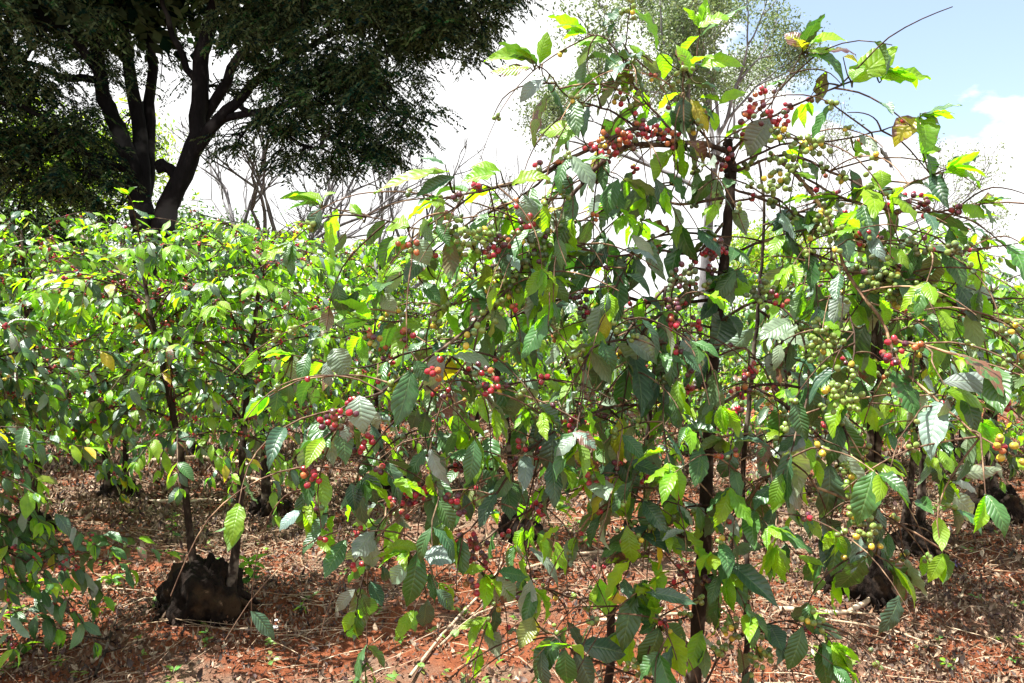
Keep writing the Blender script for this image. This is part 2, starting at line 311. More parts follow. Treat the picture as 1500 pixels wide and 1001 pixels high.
# ------------------------------------------------------------------ colours of coffee leaves and cherries
KC = {'Y': (0.19, 0.36, 0.015), 'G': (0.038, 0.112, 0.024), 'D': (0.032, 0.082, 0.040), 'P': (0.165, 0.225, 0.175), 'L': (0.42, 0.36, 0.025), 'B': (0.07, 0.03, 0.03), 'O': (0.13, 0.16, 0.03)}  # P: pale sky sheen of glossy blades, painted into the leaf colour
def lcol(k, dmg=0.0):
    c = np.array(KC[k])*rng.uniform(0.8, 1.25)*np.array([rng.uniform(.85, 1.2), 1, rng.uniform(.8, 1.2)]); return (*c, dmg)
BC = {'g': (0.16, 0.24, 0.05), 'y': (0.55, 0.42, 0.04), 'o': (0.42, 0.13, 0.045), 'R': (0.34, 0.020, 0.036), 'k': (0.085, 0.022, 0.035), 'd': (0.08, 0.125, 0.05)}
BMIX = {'g': 'gggggggdgy', 'R': 'RRRRRRRkkkod', 'o': 'oRRRkyog', 'k': 'kkkkdR', 'd': 'dddddgk', 'y': 'yygyoR'}
class Dress:
    """collects leaves and cherries for one branch, then builds them"""
    def __init__(s): s.o = []; s.T = []; s.N = []; s.L = []; s.W = []; s.c = []; s.bo = []; s.ba = []; s.br = []; s.bc = []; s.tw = G()
    def leaf(s, o, T, Nn, L, W, c): s.o.append(o); s.T.append(T); s.N.append(Nn); s.L.append(L); s.W.append(W); s.c.append(c)
    def cluster(s, c, n, kind, spread, r=0.0075, axis=None):
        P = []; r = r*0.74; spread = spread*0.72
        for k in range(n*6):
            if len(P) >= n: break
            d = nrm(rng.normal(0, 1, 3)); q = c+d*spread*rng.uniform(0.25, 1)**0.6
            if axis is not None: q = q+axis*rng.uniform(-1, 1)*spread*1.1
            if all(np.linalg.norm(q-z) > r*1.75 for z in P):
                P.append(q); kk = BMIX[kind][rng.integers(0, len(BMIX[kind]))]
                s.bo.append(q); s.ba.append(d+rng.normal(0, .3, 3)); s.br.append(r*rng.uniform(0.85, 1.12)); s.bc.append((*(np.array(BC[kk])*rng.uniform(0.75, 1.25)), 0))
        return P
    def path(s, p, l0=0.3, step=0.055, ll=0.12, pl=0.6, pb=0.3, bk='g', bright=0.3, side=0, hang=0.35, r=0.0075, bn=(2, 6), l_end=1.0):
        p = np.asarray(p, float); seg = np.linalg.norm(np.diff(p, axis=0), axis=1); cum = np.concatenate([[0], np.cumsum(seg)]); tot = cum[-1]
        if tot <= 0: return
        d = 0.03+rng.uniform(0, 0.03)
        while d < tot:
            t = d/tot; q = np.array([np.interp(d, cum, p[:, k]) for k in range(3)]); q2 = np.array([np.interp(min(d+0.03, tot), cum, p[:, k]) for k in range(3)]); q1 = np.array([np.interp(max(d-0.03, 0), cum, p[:, k]) for k in range(3)])
            dr = nrm(q2-q1); sd_ = nrm(np.cross(dr, [0, 0, 1.])+rng.normal(0, 0.25, 3))
            if l0 < t <= l_end:
                for sg in (-1, 1):
                    if rng.random() < pl*(0.55+0.6*t):
                        T = dr*rng.uniform(0.3, 0.9)+sd_*sg*rng.uniform(0.6, 1)+np.array([0, 0, -hang*rng.uniform(-0.2, 1.9)])
                        L = ll*rng.uniform(0.65, 1.2); br = rng.random()
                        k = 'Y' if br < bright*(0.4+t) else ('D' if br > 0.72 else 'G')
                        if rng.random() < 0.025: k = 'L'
                        elif rng.random() < 0.14: k = 'P'
                        s.leaf(q, T, np.array([rng.normal(0, .35), rng.normal(-0.15, .35), 1]), L, L*rng.uniform(0.38, 0.5), lcol(k, rng.random()**10*0.8))
            if pb > 0 and rng.random() < pb*(1.15-t) and t > 0.06:
                s.cluster(q, int(rng.integers(bn[0], bn[1]+1)), bk if rng.random() < 0.7 else 'gRodk'[rng.integers(0, 5)], r*2.0, r)
            d += step*rng.uniform(0.8, 1.3)
        if l_end >= 1 and pl > 0:          # pair of young leaves at the tip
            for sg in (-1, 1, 0.2):
                L = ll*rng.uniform(0.5, 0.9); s.leaf(p[-1], dr+sd_*sg*0.7+np.array([0, 0, rng.uniform(-.1, .4)]), np.array([rng.normal(0, .3), rng.normal(0, .3), 1]), L, L*0.42, lcol('Y' if rng.random() < 0.7 else 'G'))
    def build(s, parent, off, lod=0, fol='foliage', ber='cherries'):
        out = []
        if s.o:
            g = G(); L = np.array(s.L); nx, ny = ((4, 12), (2, 5), (2, 3))[lod]
            leaves(g, np.array(s.o), np.array(s.T), np.array(s.N), L, np.array(s.W), np.array(s.c), nx, ny, 0.75, 0.35, 0.034, rng)
            out.append(g.build(fol, M_leaf if lod < 2 else M_leaf_far, parent, off))
        if s.bo:
            g = G(); berries(g, np.array(s.bo), np.array(s.ba), np.array(s.br), np.array(s.bc), CS3 if lod == 0 else CS2); out.append(g.build(ber, M_berry, parent, off))
        return out

def stump(parent, off, c, r, h, seed, scl=1.0, lobes=6):
    r = r*0.9
    """knobbly cut-back stump: one craggy mass with torn upright knobs and roots"""
    rg = np.random.default_rng(seed); g = G(); V, Fc = cube_sphere(22)
    def crag(d, amp=1.0):
        o_ = np.zeros(len(d))
        for f_, a_ in ((2.3, .16), (4.1, .13), (7.7, .09), (13, .065), (23, .045), (41, .03)):
            k_ = rg.normal(0, 1, (3, 3)); k_ = k_/np.linalg.norm(k_, axis=1, keepdims=True)*f_; ph = rg.uniform(0, 6.28, 3)
            o_ += a_*(np.sin(d@k_[0]+ph[0])*np.cos((d*np.array([1, 1, .5]))@k_[1]+ph[1])+0.4*np.abs(np.sin(d@k_[2]+ph[2])))
        return 1+amp*o_
    g.add(V*crag(V, 1.05)[:, None]*np.array([r*0.95, r*0.95, h*0.66])+np.array([0, 0, h*0.14])+c, Fc)
    for k in range(lobes):
        a = rg.uniform(0, 6.28); m_ = rg.uniform(0.2, 0.75); q = c+np.array([math.cos(a)*r*m_, math.sin(a)*r*m_, h*(0.7-0.5*m_)]); s_ = r*rg.uniform(0.18, 0.36)
        g.add(V*crag(V, 1.3)[:, None]*np.array([s_, s_, s_*rg.uniform(1.0, 1.8)])+q, Fc)
    for k in range(7):
        a = rg.uniform(0, 6.28); q = c+np.array([math.cos(a)*r*0.6, math.sin(a)*r*0.6, 0.07]); q2 = c+np.array([math.cos(a+.3)*r*1.5, math.sin(a+.3)*r*1.5, -0.04])
        tube(g, smooth_path([q, (q+q2)/2+np.array([0, 0, 0.02]), q2], 4), [r*0.16, r*0.04], 6, rough=.2, rng=rg)
    return g.build('stump', M_stump, parent, off)

def coffee(base, H, spread, nb, seed, stems=None, lod=1, per=False, label='', group=None, ll=0.12, pl=0.62, pb=0.25, bk='g', bright=0.5, zlo=0.28, st=(0.14, 0.2), lean=0.12, azr=None, bn=(2, 7), name='coffee_tree', nstump=True, side=4, far_parts=False):
    global rng
    keep = rng; rng = np.random.default_rng(seed)
    base = np.asarray(base, float); root = empty(name, base); tag(root, label, 'coffee tree', group or 'coffee trees of the plantation')
    if nstump: stump(root, (0, 0, 0), np.array([0, 0, 0.0]), st[0], st[1], seed)
    if stems is None:
        stems = []
        for k in range(int(rng.integers(1, 4))):
            a = rng.uniform(0, 6.28); l = rng.uniform(0.3, 1.3)*lean; top = np.array([math.cos(a)*l, math.sin(a)*l, H*rng.uniform(0.84, 1)])
            s0 = np.array([math.cos(a)*st[0]*0.5, math.sin(a)*st[0]*0.5, st[1]*0.5]); stems.append([s0, s0+(top-s0)*0.35+rng.normal(0, .03, 3), s0+(top-s0)*0.7+rng.normal(0, .03, 3), top])
    SP = []
    for s_ in stems:
        g = G(); p = smooth_path(s_, 5); SP.append(p); tube(g, p, [0.036, 0.022, 0.020, 0.017, 0.014, 0.006], 8, rough=0.06, rng=rng); g.build('stem', M_bark, root)
    allG = G(); allD = Dress(); z_off = 0
    for k in range(nb):
        sp_ = SP[k % len(SP)]; t = zlo+(1-zlo)*((k+0.5)/nb)**0.85; q = sp_[int(t*(len(sp_)-1))]
        az = k*2.4+rng.uniform(-0.4, 0.4) if azr is None else rng.uniform(*azr)
        Lb = spread*rng.uniform(0.6, 1.3)*(1.0-0.55*max(0, t-0.55)/0.45); el = R(8+50*t)+rng.normal(0, .22); dr_ = rng.uniform(0.14, 0.26)*(1.25-0.5*t)
        pts = [q]; cur = q.copy(); ns = 8
        for s_ in range(ns):
            cur = cur+np.array([math.cos(az)*math.cos(el), math.sin(az)*math.cos(el), math.sin(el)])*Lb/ns; pts.append(cur); el -= dr_; az += rng.normal(0, .07)
        P = np.array(pts); P[:, 2] = np.maximum(P[:, 2], 0.12)
        P = smooth_path(P, 2); g = G() if per else allG; D = Dress() if per else allD
        tube(g, P, [0.0065, 0.0045, 0.002], 5, rough=0.08, rng=rng)
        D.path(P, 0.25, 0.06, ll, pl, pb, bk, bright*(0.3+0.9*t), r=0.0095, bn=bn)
        for q_ in range(side):
            i0 = int(len(P)*rng.uniform(0.2, 0.75)); a2 = az+rng.choice([-1, 1])*rng.uniform(0.5, 1.1); e2 = rng.uniform(-0.5, 0.5); cur = P[i0]; tw = [cur]
            for s_ in range(4):
                cur = cur+np.array([math.cos(a2)*math.cos(e2), math.sin(a2)*math.cos(e2), math.sin(e2)])*Lb*rng.uniform(0.08, 0.13); tw.append(cur); e2 -= 0.25
            tw = np.array(tw); tube(g, tw, [0.003, 0.0015], 4); D.path(tw, 0.1, 0.06, ll, pl, pb*0.7, bk, bright*(0.3+0.9*t), r=0.0095, bn=bn)
        if per:
            b_ = g.build('branch', M_twig, root); allD.bo += D.bo; allD.ba += D.ba; allD.br += D.br; allD.bc += D.bc; D.bo = []; D.build(b_, (0, 0, 0), lod)
    if not per: allG.build('branches', M_twig, root)
    for o in allD.build(root, (0, 0, 0), lod): o['kind'] = 'stuff'
    rng = keep
    return root

def gpt(px, py):
    d = F*CAMZ/(py-HY); x = (px-750)/F*d; return np.array([x, d, float(hgt(x, d))])

# ------------------------------------------------------------------ the big coffee tree in front, branch by branch
D0 = 1.75
hb = at(1003, 1533, D0); hb[2] = float(hgt(hb[0], hb[1]))
hero = empty('coffee_tree', hb); tag(hero, 'tall lanky coffee tree in front, nearest the camera, laden with red and green cherries', 'coffee tree', 'coffee trees of the plantation')
stump(hero, hb, hb+np.array([0, 0, 0.0]), 0.13, 0.16, 3)
def P(s, d0=None, d1=None):
    pts = [tuple(map(float, q.split(','))) for q in s.split()]
    n = len(pts)
    L = [0]
    for k in range(1, n): L.append(L[-1]+math.hypot(pts[k][0]-pts[k-1][0], pts[k][1]-pts[k-1][1]))
    return np.array([at(q[0], q[1], (q[2] if len(q) > 2 else d0+(d1-d0)*L[k]/max(L[-1], 1))) for k, q in enumerate(pts)])
stem1 = np.vstack([hb+np.array([0, 0, 0.1]), P("1012,1180 1016,1000 1030,820 1036,700 1041,600 1046,500 1058,400 1068,300 1072,250 1066,205", D0, D0+0.02)])
stem2 = np.vstack([hb+np.array([-0.08, 0.05, 0.1]), P("893,1180 892,1001 900,860 925,740 948,640 960,520 975,420", D0+0.18, D0+0.3)])
stem3 = np.vstack([hb+np.array([0.07, 0.06, 0.1]), P("1085,1150 1092,1001 1095,850 1088,700 1100,560 1110,450 1120,330 1112,235", D0+0.12, D0+0.22)])
for s_, rr in ((stem1, [0.021, 0.0155, 0.013, 0.0115, 0.009]), (stem2, [0.015, 0.011, 0.007, 0.004]), (stem3, [0.009, 0.007, 0.005, 0.003])):
    g = G(); q = smooth_path(s_, 6); tube(g, q+rng.normal(0, .0012, q.shape), rr, 10, rough=0.07, rng=rng)
    if s_ is stem1:
        for k in range(26): c = q[rng.integers(4, len(q)-1)]; a = rng.uniform(0, 6.28); V_, F_ = CS2; g.add(V_*rng.uniform(0.004, 0.009)+c+np.array([math.cos(a), math.sin(a), 0])*0.014, F_)
    g.build('stem', M_bark, hero, hb)
# each row: path in the photo (x,y) from the stem outwards, depth at the start and at the tip, radius, leafiness, cherries, cherry kind, from where leaves begin
HB = [
 ("1066,225 1030,212 985,205 935,190 880,212 830,235 770,262 700,282 640,290", 1.76, 1.50, 8, .25, .35, 'o', .5),
 ("1062,235 1000,216 930,212 880,240 835,290 790,350 755,410 705,470 640,520 560,575 470,640", 1.76, 1.42, 8, .3, .6, 'g', .25),
 ("935,190 925,140 918,90 920,50 924,6", 1.73, 1.70, 4, .3, .35, 'g', .1),
 ("985,205 955,160 930,120 905,85 885,55 860,48", 1.74, 1.66, 4, .4, .1, 'g', .2),
 ("940,195 890,165 835,140 805,112 785,90", 1.72, 1.60, 3.5, .15, .1, 'g', .8),
 ("1040,212 1010,165 1000,120 1015,85 1030,40", 1.76, 1.70, 4, .3, .3, 'g', .2),
 ("1062,230 1095,200 1140,165 1200,135 1250,118 1285,112", 1.76, 1.62, 5, .2, .5, 'R', .7),
 ("1095,200 1130,150 1160,105 1178,75", 1.74, 1.70, 3, .3, .1, 'g', .5),
 ("1070,245 1140,215 1220,208 1290,190 1350,168", 1.78, 1.60, 4, .2, .5, 'g', .6),
 ("1070,250 1150,225 1215,250 1290,290 1345,268 1385,252", 1.78, 1.55, 5, .25, .6, 'g', .3),
 ("1150,240 1230,290 1320,310 1380,308 1430,296", 1.75, 1.55, 4, .25, .6, 'k', .3),
 ("1130,225 1175,265 1215,330 1250,400 1290,470 1320,535 1375,585 1430,630 1490,668", 1.74, 1.35, 6, .15, .35, 'g', .2),
 ("1070,275 1150,300 1230,345 1320,360 1400,368 1492,358", 1.78, 1.50, 4.5, .15, .6, 'g', .1),
 ("1230,335 1290,375 1350,420 1410,450 1462,472 1510,478", 1.74, 1.50, 5, .25, .6, 'g', .2),
 ("1300,495 1360,510 1430,530 1510,548", 1.50, 1.35, 4.5, .35, .15, 'g', .3),
 ("1068,290 1010,300 950,295 900,300 860,320 820,345 780,400 770,470", 1.76, 1.9, 5, .4, .5, 'd', .2),
 ("1062,330 1020,368 960,365 890,372 820,350 770,330 735,352 700,370", 1.76, 1.55, 4.5, .4, .35, 'R', .25),
 ("1058,400 1010,395 985,430 990,500 1000,560", 1.75, 1.55, 4, .4, .7, 'k', .4),
 ("1052,440 960,445 870,430 760,460 680,500 600,515 520,540 430,520", 1.77, 1.70, 5.5, .35, .35, 'o', .25),
 ("1046,500 960,500 900,500 860,520 850,600 840,640", 1.75, 1.45, 4.5, .3, .25, 'g', .4),
 ("1062,380 1130,350 1190,370 1230,430 1250,500 1240,580", 1.76, 1.5, 4.5, .4, .5, 'g', .25),
 ("1050,470 1110,440 1165,470 1185,560 1165,640 1150,700", 1.75, 1.50, 4.5, .35, .45, 'g', .3),
 ("1045,520 1100,510 1085,590 1072,660 1065,720", 1.75, 1.55, 3.5, .3, .4, 'R', .3),
 ("1042,600 1120,560 1200,580 1240,640 1250,720 1265,790 1310,830", 1.75, 1.50, 5, .35, .55, 'g', .3),
 ("1040,640 1110,640 1130,720 1140,800", 1.75, 1.55, 4, .3, .2, 'g', .3),
 ("1036,720 1090,740 1130,700 1210,720 1300,762 1400,815 1510,868", 1.76, 1.50, 5.5, .0, .05, 'g', .9),
 ("1040,560 960,590 890,600 800,640 745,690 700,760 650,800 600,810", 1.76, 1.50, 5, .35, .35, 'R', .3),
 ("1035,740 990,745 940,730 900,690 870,705", 1.75, 1.55, 3.5, .3, .2, 'R', .4),
 ("1030,800 980,780 925,765 880,700 840,655", 1.75, 1.60, 4, .3, .1, 'g', .3),
 ("935,700 830,720 740,770 690,810 715,838", 1.85, 1.60, 4.5, .2, .25, 'R', .5),
 ("745,690 660,690 600,730 555,770 530,850 520,900", 1.62, 1.55, 4, .3, .45, 'R', .3),
 ("1025,860 1050,850 1052,815 1090,880 1100,900", 1.75, 1.55, 3.5, .3, .2, 'g', .3),
 ("1022,900 970,905 930,868 950,862", 1.75, 1.60, 3.5, .2, .3, 'g', .5),
 ("1018,960 970,915 965,905", 1.75, 1.60, 3, .3, .3, 'g', .3),
 ("1016,1010 930,990 850,960 810,930 830,945", 1.75, 1.50, 4, .1, .1, 'g', .5),
 ("1014,1050 1060,960 1110,920 1180,905 1215,945", 1.75, 1.55, 4, .2, .6, 'g', .5),
 ("905,860 850,880 790,860 735,880 715,905", 1.85, 1.70, 3.5, .3, .3, 'g', .5),
 ("700,470 690,540 712,565 720,600", 1.52, 1.50, 3, .3, .4, 'R', .5),
 ("640,520 600,590 560,640 520,690 535,700", 1.50, 1.50, 3.5, .4, .3, 'R', .4),
 ("560,575 500,600 455,640 440,700 455,740", 1.46, 1.50, 3, .4, .5, 'R', .3),
 ("985,205 990,250 985,290 1000,330", 1.75, 1.70, 3, .35, .2, 'g', .3),
 ("830,235 805,290 795,360 800,440", 1.66, 1.60, 3, .3, .5, 'd', .2),
 ("700,282 655,310 615,335 570,325 525,315 470,298", 1.58, 1.55, 3, .2, .1, 'g', .5),
 ("1380,430 1430,490 1450,560 1440,620", 1.6, 1.7, 3, .4, .2, 'g', .3),
 ("975,420 930,470 870,560 790,560 720,640 690,720", 2.05, 1.85, 5, .3, .2, 'g', .4),
 ("960,520 900,560 850,640 790,720 770,840", 2.05, 1.85, 4, .3, .3, 'R', .4),
 ("1110,450 1180,500 1260,520 1340,600 1380,700", 1.95, 1.9, 5, .35, .4, 'g', .3),
 ("1100,560 1160,600 1230,680 1215,780 1225,850", 1.93, 1.8, 5, .35, .4, 'g', .3),
 ("1120,330 1200,300 1290,300 1340,290", 1.95, 1.8, 4, .35, .5, 'k', .3),
 ("1190,370 1270,400 1330,400 1380,425", 1.65, 1.6, 3, .25, .8, 'g', .2),
 ("1060,350 1000,340 940,360 900,420 880,480", 1.75, 1.6, 4, .5, .4, 'd', .2), ("1056,420 1000,440 950,480 920,560 910,640 905,700", 1.75, 1.6, 4, .5, .3, 'k', .2),
 ("1048,480 1000,480 975,540 970,620 975,680", 1.76, 1.55, 4, .5, .3, 'g', .3), ("1070,300 1130,290 1170,330 1190,400 1200,470", 1.76, 1.6, 4, .5, .5, 'g', .2),
 ("1036,690 990,690 960,760 950,850", 1.75, 1.6, 4, .4, .2, 'g', .3), ("820,350 760,400 720,430 660,450 600,470 540,470", 1.66, 1.6, 4, .45, .5, 'g', .2),
 ("700,470 640,560 620,640 640,700 650,760", 1.52, 1.55, 3, .4, .4, 'R', .3), ("800,640 780,700 770,780 780,860", 1.66, 1.6, 3, .3, .3, 'R', .4),
 ("1040,640 1090,690 1075,760 1070,840", 1.75, 1.6, 3, .4, .2, 'g', .3), ("830,235 760,290 690,330 620,380 560,420", 1.66, 1.6, 4, .4, .4, 'g', .2),
]
HL = """
779,89,718,82,.38,Y 779,87,762,60,.55,Y 791,93,796,51,.55,Y 777,99,723,110,.38,Y,.5 796,117,764,141,.45,P,.3 804,133,766,200,.24,O,.5 890,60,838,50,.42,Y 892,52,897,28,.5,G
849,184,791,200,.45,Y 850,190,815,208,.5,Y 657,250,558,284,.26,Y,.4 652,241,617,224,.3,G 733,251,692,238,.4,Y 726,255,682,268,.6,Y 665,258,617,292,.33,D 750,272,794,252,.45,Y 768,285,775,322,.75,P
473,295,434,272,.4,Y 473,292,485,276,.5,Y 473,297,440,292,.4,G 470,305,452,340,.6,D 531,321,507,299,.4,Y 600,331,550,320,.45,Y
920,52,899,68,.5,D 921,66,945,83,.5,Y 920,92,942,92,.5,Y 915,85,888,100,.5,G 902,109,889,146,.42,D 967,78,975,114,.75,Y 1014,109,1000,61,.5,Y 1023,99,1082,78,.5,Y 1024,41,1073,13,.5,Y,.3 1028,122,1069,128,.35,G
1053,153,1096,129,.4,Y 1025,143,1055,152,.4,Y 1045,163,1049,190,.5,Y 1000,143,1008,188,.6,D 1012,145,1035,182,.32,L,.3 1007,208,1050,250,.55,L,.62 946,188,975,174,.4,G 985,221,960,260,.55,Y 997,235,1001,260,.6,Y 977,255,1011,292,.5,G
928,276,937,320,.8,P 885,286,855,314,.55,P 1048,258,1057,312,.3,P 1053,248,1108,258,.33,Y 1128,175,1098,220,.6,P 1125,195,1152,208,.5,Y 815,250,830,290,.55,D 905,262,880,300,.5,G 900,300,870,340,.5,D 960,262,975,310,.45,D
1190,62,1250,42,.38,Y,.2 1175,70,1152,46,.65,L,.75 1185,64,1186,40,.5,Y 1183,82,1249,98,.33,G 1184,76,1222,72,.4,Y 1215,76,1264,65,.3,B 1249,122,1318,71,.55,Y 1290,115,1354,84,.38,Y,.2 1292,117,1368,113,.33,Y 1249,118,1260,80,.5,Y 1235,84,1258,92,.6,L,.3
1344,172,1316,197,.65,L,.5 1348,166,1377,178,.6,G,.6 1254,222,1286,235,.55,Y 1253,205,1262,228,.5,Y 1287,215,1314,247,.35,B 1352,225,1382,214,.6,Y 1358,226,1374,264,.55,G 1385,242,1434,230,.42,G 1382,252,1455,258,.38,Y 1245,248,1260,293,.42,D 1291,277,1295,247,.8,Y
1283,278,1325,292,.6,D 1411,299,1438,316,.75,Y,.3 1436,299,1465,325,.35,G 1438,292,1481,289,.25,L,.5 1210,280,1235,303,.65,Y 1165,342,1196,314,.65,G 1125,325,1165,342,.4,G 1180,240,1205,262,.6,G 1196,262,1170,250,.5,Y
902,503,942,573,.5,P 892,505,859,586,.36,D 918,498,963,530,.55,P 892,348,838,398,.3,D 890,362,868,395,.5,D 925,345,955,371,.42,P 902,376,918,431,.5,D 918,402,956,428,.5,D 836,426,838,469,.6,P 822,446,815,492,.45,O 882,445,872,500,.45,P 940,455,935,494,.75,D
991,488,968,550,.48,G 1004,488,1028,537,.65,P 987,512,974,572,.5,D 1000,512,1024,546,.5,D 1070,432,1121,408,.42,Y 1071,429,1048,406,.6,G 1053,439,1030,467,.6,D 1057,458,1057,507,.6,D 1066,462,1090,487,.5,D 1106,482,1066,526,.38,P 767,554,787,587,.7,P 796,560,826,566,.5,Y
839,633,872,654,.55,P 875,590,915,600,.5,P 845,640,815,668,.5,P 940,370,975,350,.5,Y 860,395,840,430,.5,G 925,510,948,600,.4,D 880,500,902,545,.45,G
1275,388,1320,385,.38,Y 1318,376,1339,413,.35,L 1368,373,1361,421,.65,O 1404,409,1442,414,.35,Y 1410,422,1468,439,.35,P 1228,432,1236,468,.65,P 1235,466,1228,500,.5,P 1268,475,1238,543,.5,D 1314,470,1314,496,.7,G 1308,541,1349,602,.5,G,.3 1352,558,1384,578,.55,P
1380,561,1475,567,.3,P 1384,574,1472,590,.3,Y 1377,587,1360,658,.45,P 1388,585,1384,622,.4,P 1120,478,1181,508,.55,P 1160,470,1120,500,.5,P 1127,518,1141,560,.65,P 1195,500,1212,530,.7,P 1163,524,1200,552,.5,D 1143,594,1140,657,.5,G,.2 1156,594,1192,628,.5,D 1190,636,1150,658,.5,P
1195,640,1245,680,.5,P 1190,640,1165,700,.5,P 1215,680,1222,765,.5,D 1125,700,1195,750,.4,P 1200,760,1225,800,.6,D 1230,770,1222,840,.55,G 1265,815,1240,880,.5,G 1300,822,1335,895,.45,G 1285,800,1310,812,.6,G 1390,722,1445,770,.4,P 1395,706,1440,716,.35,P 1400,695,1470,700,.25,P
919,770,904,838,.5,D 922,773,975,803,.5,D 872,708,898,757,.55,P 868,723,880,777,.45,G 879,712,842,668,.3,L,.5 908,676,882,705,.5,D 908,676,930,724,.5,D 920,676,966,700,.4,D 929,870,914,951,.38,G 946,867,1014,890,.27,D 994,741,966,778,.4,D 994,741,998,778,.6,Y 1001,737,1038,764,.4,P 998,775,1010,812,.7,D
1055,719,1055,763,.55,O 1073,658,1063,706,.5,D 1106,712,1110,799,.48,G 1113,712,1130,738,.5,Y 1120,644,1121,680,.5,G 1052,813,1089,887,.38,G 1091,885,1121,944,.42,G 1034,863,1046,919,.6,D 1028,868,1020,905,.35,L 821,932,781,990,.45,G,.2 828,953,828,1010,.5,G 843,953,866,1010,.5,D
846,946,924,966,.36,D 967,917,955,988,.45,G 972,914,1009,955,.45,G 962,914,938,930,.5,G 782,905,765,948,.55,O 1205,942,1245,1005,.45,G 1200,945,1215,1010,.45,G 930,730,905,765,.5,G 1000,735,975,760,.5,Y
542,784,542,836,.6,P 538,755,520,786,.5,P 524,800,510,840,.5,P 520,863,489,901,.35,P 530,871,546,915,.5,G 525,900,517,950,.45,G 520,896,502,926,.5,Y 542,852,558,886,.5,D 560,830,568,858,.5,D 567,800,610,806,.4,Y 618,813,662,824,.65,P 596,827,574,858,.6,P 600,813,580,822,.5,Y 605,820,620,845,.5,P
625,878,622,924,.52,D 640,863,662,897,.5,D 704,838,713,892,.62,P 711,835,672,838,.38,Y 726,845,758,887,.55,P 722,868,728,908,.5,D 730,838,770,850,.5,G 514,708,520,747,.55,D 535,694,550,739,.55,D 474,712,474,741,.55,Y,.3 481,752,458,782,.45,D 441,748,408,772,.4,P 490,755,478,785,.5,Y 701,712,707,762,.45,P 690,712,680,745,.5,O
428,520,428,556,.7,P 490,510,503,550,.7,P 412,528,392,550,.5,P 480,528,472,568,.5,P 408,560,406,604,.5,D 424,560,420,594,.5,G 525,580,530,627,.65,P 545,600,548,628,.6,P 460,617,476,656,.5,G 512,614,505,650,.5,P 524,426,512,462,.5,D 560,428,574,460,.55,P 548,406,562,424,.5,P 612,350,618,386,.75,P
650,420,642,472,.42,O,.3 674,415,710,438,.45,G 710,387,718,438,.55,O 655,525,661,564,.6,L 670,518,680,542,.5,Y 608,528,624,558,.6,G 578,548,580,580,.6,O 720,535,762,545,.4,G 745,560,720,618,.55,P 762,560,760,612,.4,Y 770,555,786,572,.6,P 612,600,604,630,.5,D 625,604,618,640,.5,D 590,395,560,402,.45,Y 640,410,600,395,.45,Y
575,345,560,390,.45,G 655,345,615,358,.5,Y 690,345,660,330,.5,Y 640,330,655,360,.5,G 620,415,640,440,.5,G 452,518,440,556,.5,G
20,868,2,905,.5,P,0,3.0 95,870,78,908,.5,D,0,3.0
"""
HC = """1112,158,15,R 1148,172,6,R 1095,165,4,R 985,205,8,R 930,178,6,R 905,146,4,o 880,210,8,o 905,215,7,o 915,198,5,R 960,195,5,R 1064,232,4,R 921,18,5,g 925,140,5,g 697,272,2,R 670,281,1,k 792,242,2,R 735,356,5,R 770,328,6,R 715,372,3,R 1045,367,9,R 1065,368,4,R
998,410,15,d 1020,425,10,d 985,470,5,R 1022,474,3,R 985,445,6,k 1185,215,13,g 1150,255,15,g 1130,275,8,g 1165,240,8,g 1215,325,12,g 1240,335,18,g 1268,347,6,o 1190,210,5,g 1335,297,9,k 1310,305,6,k 1290,412,14,g 1312,425,18,g 1275,390,10,d 1350,425,8,g 1345,360,6,d 1405,370,2,d 1390,365,3,d 1312,512,8,R 1475,658,6,y
1485,480,8,g 1146,440,3,R 1125,425,12,d 1110,440,8,d 1205,485,10,g 1215,500,8,g 1092,550,5,R 1085,575,3,R 1075,608,4,R 1100,545,4,R 1072,665,2,R 1230,570,14,g 1215,600,8,g 1268,772,15,g 1255,745,8,g 1248,690,8,g 1260,710,5,o 716,560,9,R 580,506,4,R 545,498,4,o 690,490,3,y 600,490,4,R 640,475,4,g
690,352,14,g 715,345,6,g 740,422,14,g 752,400,8,g 725,450,8,g 790,368,15,d 785,395,10,d 775,345,8,g 600,730,12,R 665,742,7,R 625,715,6,R 480,622,8,R 500,612,5,R 457,700,6,R 692,808,13,R 768,645,3,R 785,536,4,o 990,720,2,R 1000,835,4,R 1030,856,2,R 880,830,1,R 838,680,2,R 783,755,1,R 940,985,11,g 1060,950,8,g
1192,910,6,g 1075,920,8,g 1115,965,8,g 1000,900,4,g 855,620,4,o 860,455,5,k 855,430,6,k 870,700,3,R 845,520,3,g 930,205,6,k 1015,180,5,g 1000,105,4,g 1140,200,6,g 1300,520,3,R 640,540,4,R 560,520,5,o 520,545,3,g 655,335,8,g 600,360,4,o 630,370,3,R 535,650,5,R 690,860,3,R 765,880,3,k 1210,630,2,R 1250,590,5,g 1195,520,8,g"""
brs = []
for (s_, d0, d1, rr, lf, bb, bk, l0) in HB:
    p = P(s_, d0, d1); p = p+np.random.default_rng(len(brs)).normal(0, .003, p.shape)*np.array([1, 3, 1]); p = smooth_path(p, 5); brs.append((p, rr/1000, min(.8, lf*1.22), bb, bk, l0, Dress()))
def nearest(px, py):
    best = None
    for bi, b in enumerate(brs):
        p = b[0]; qx = 750+p[:, 0]/p[:, 1]*F; qy = HY-(p[:, 2]-CAMZ)/p[:, 1]*F; dd = (qx-px)**2+(qy-py)**2; k = int(dd.argmin())
        if best is None or dd[k] < best[0]: best = (dd[k], bi, k)
    return best
hero_leaf_extra = G()
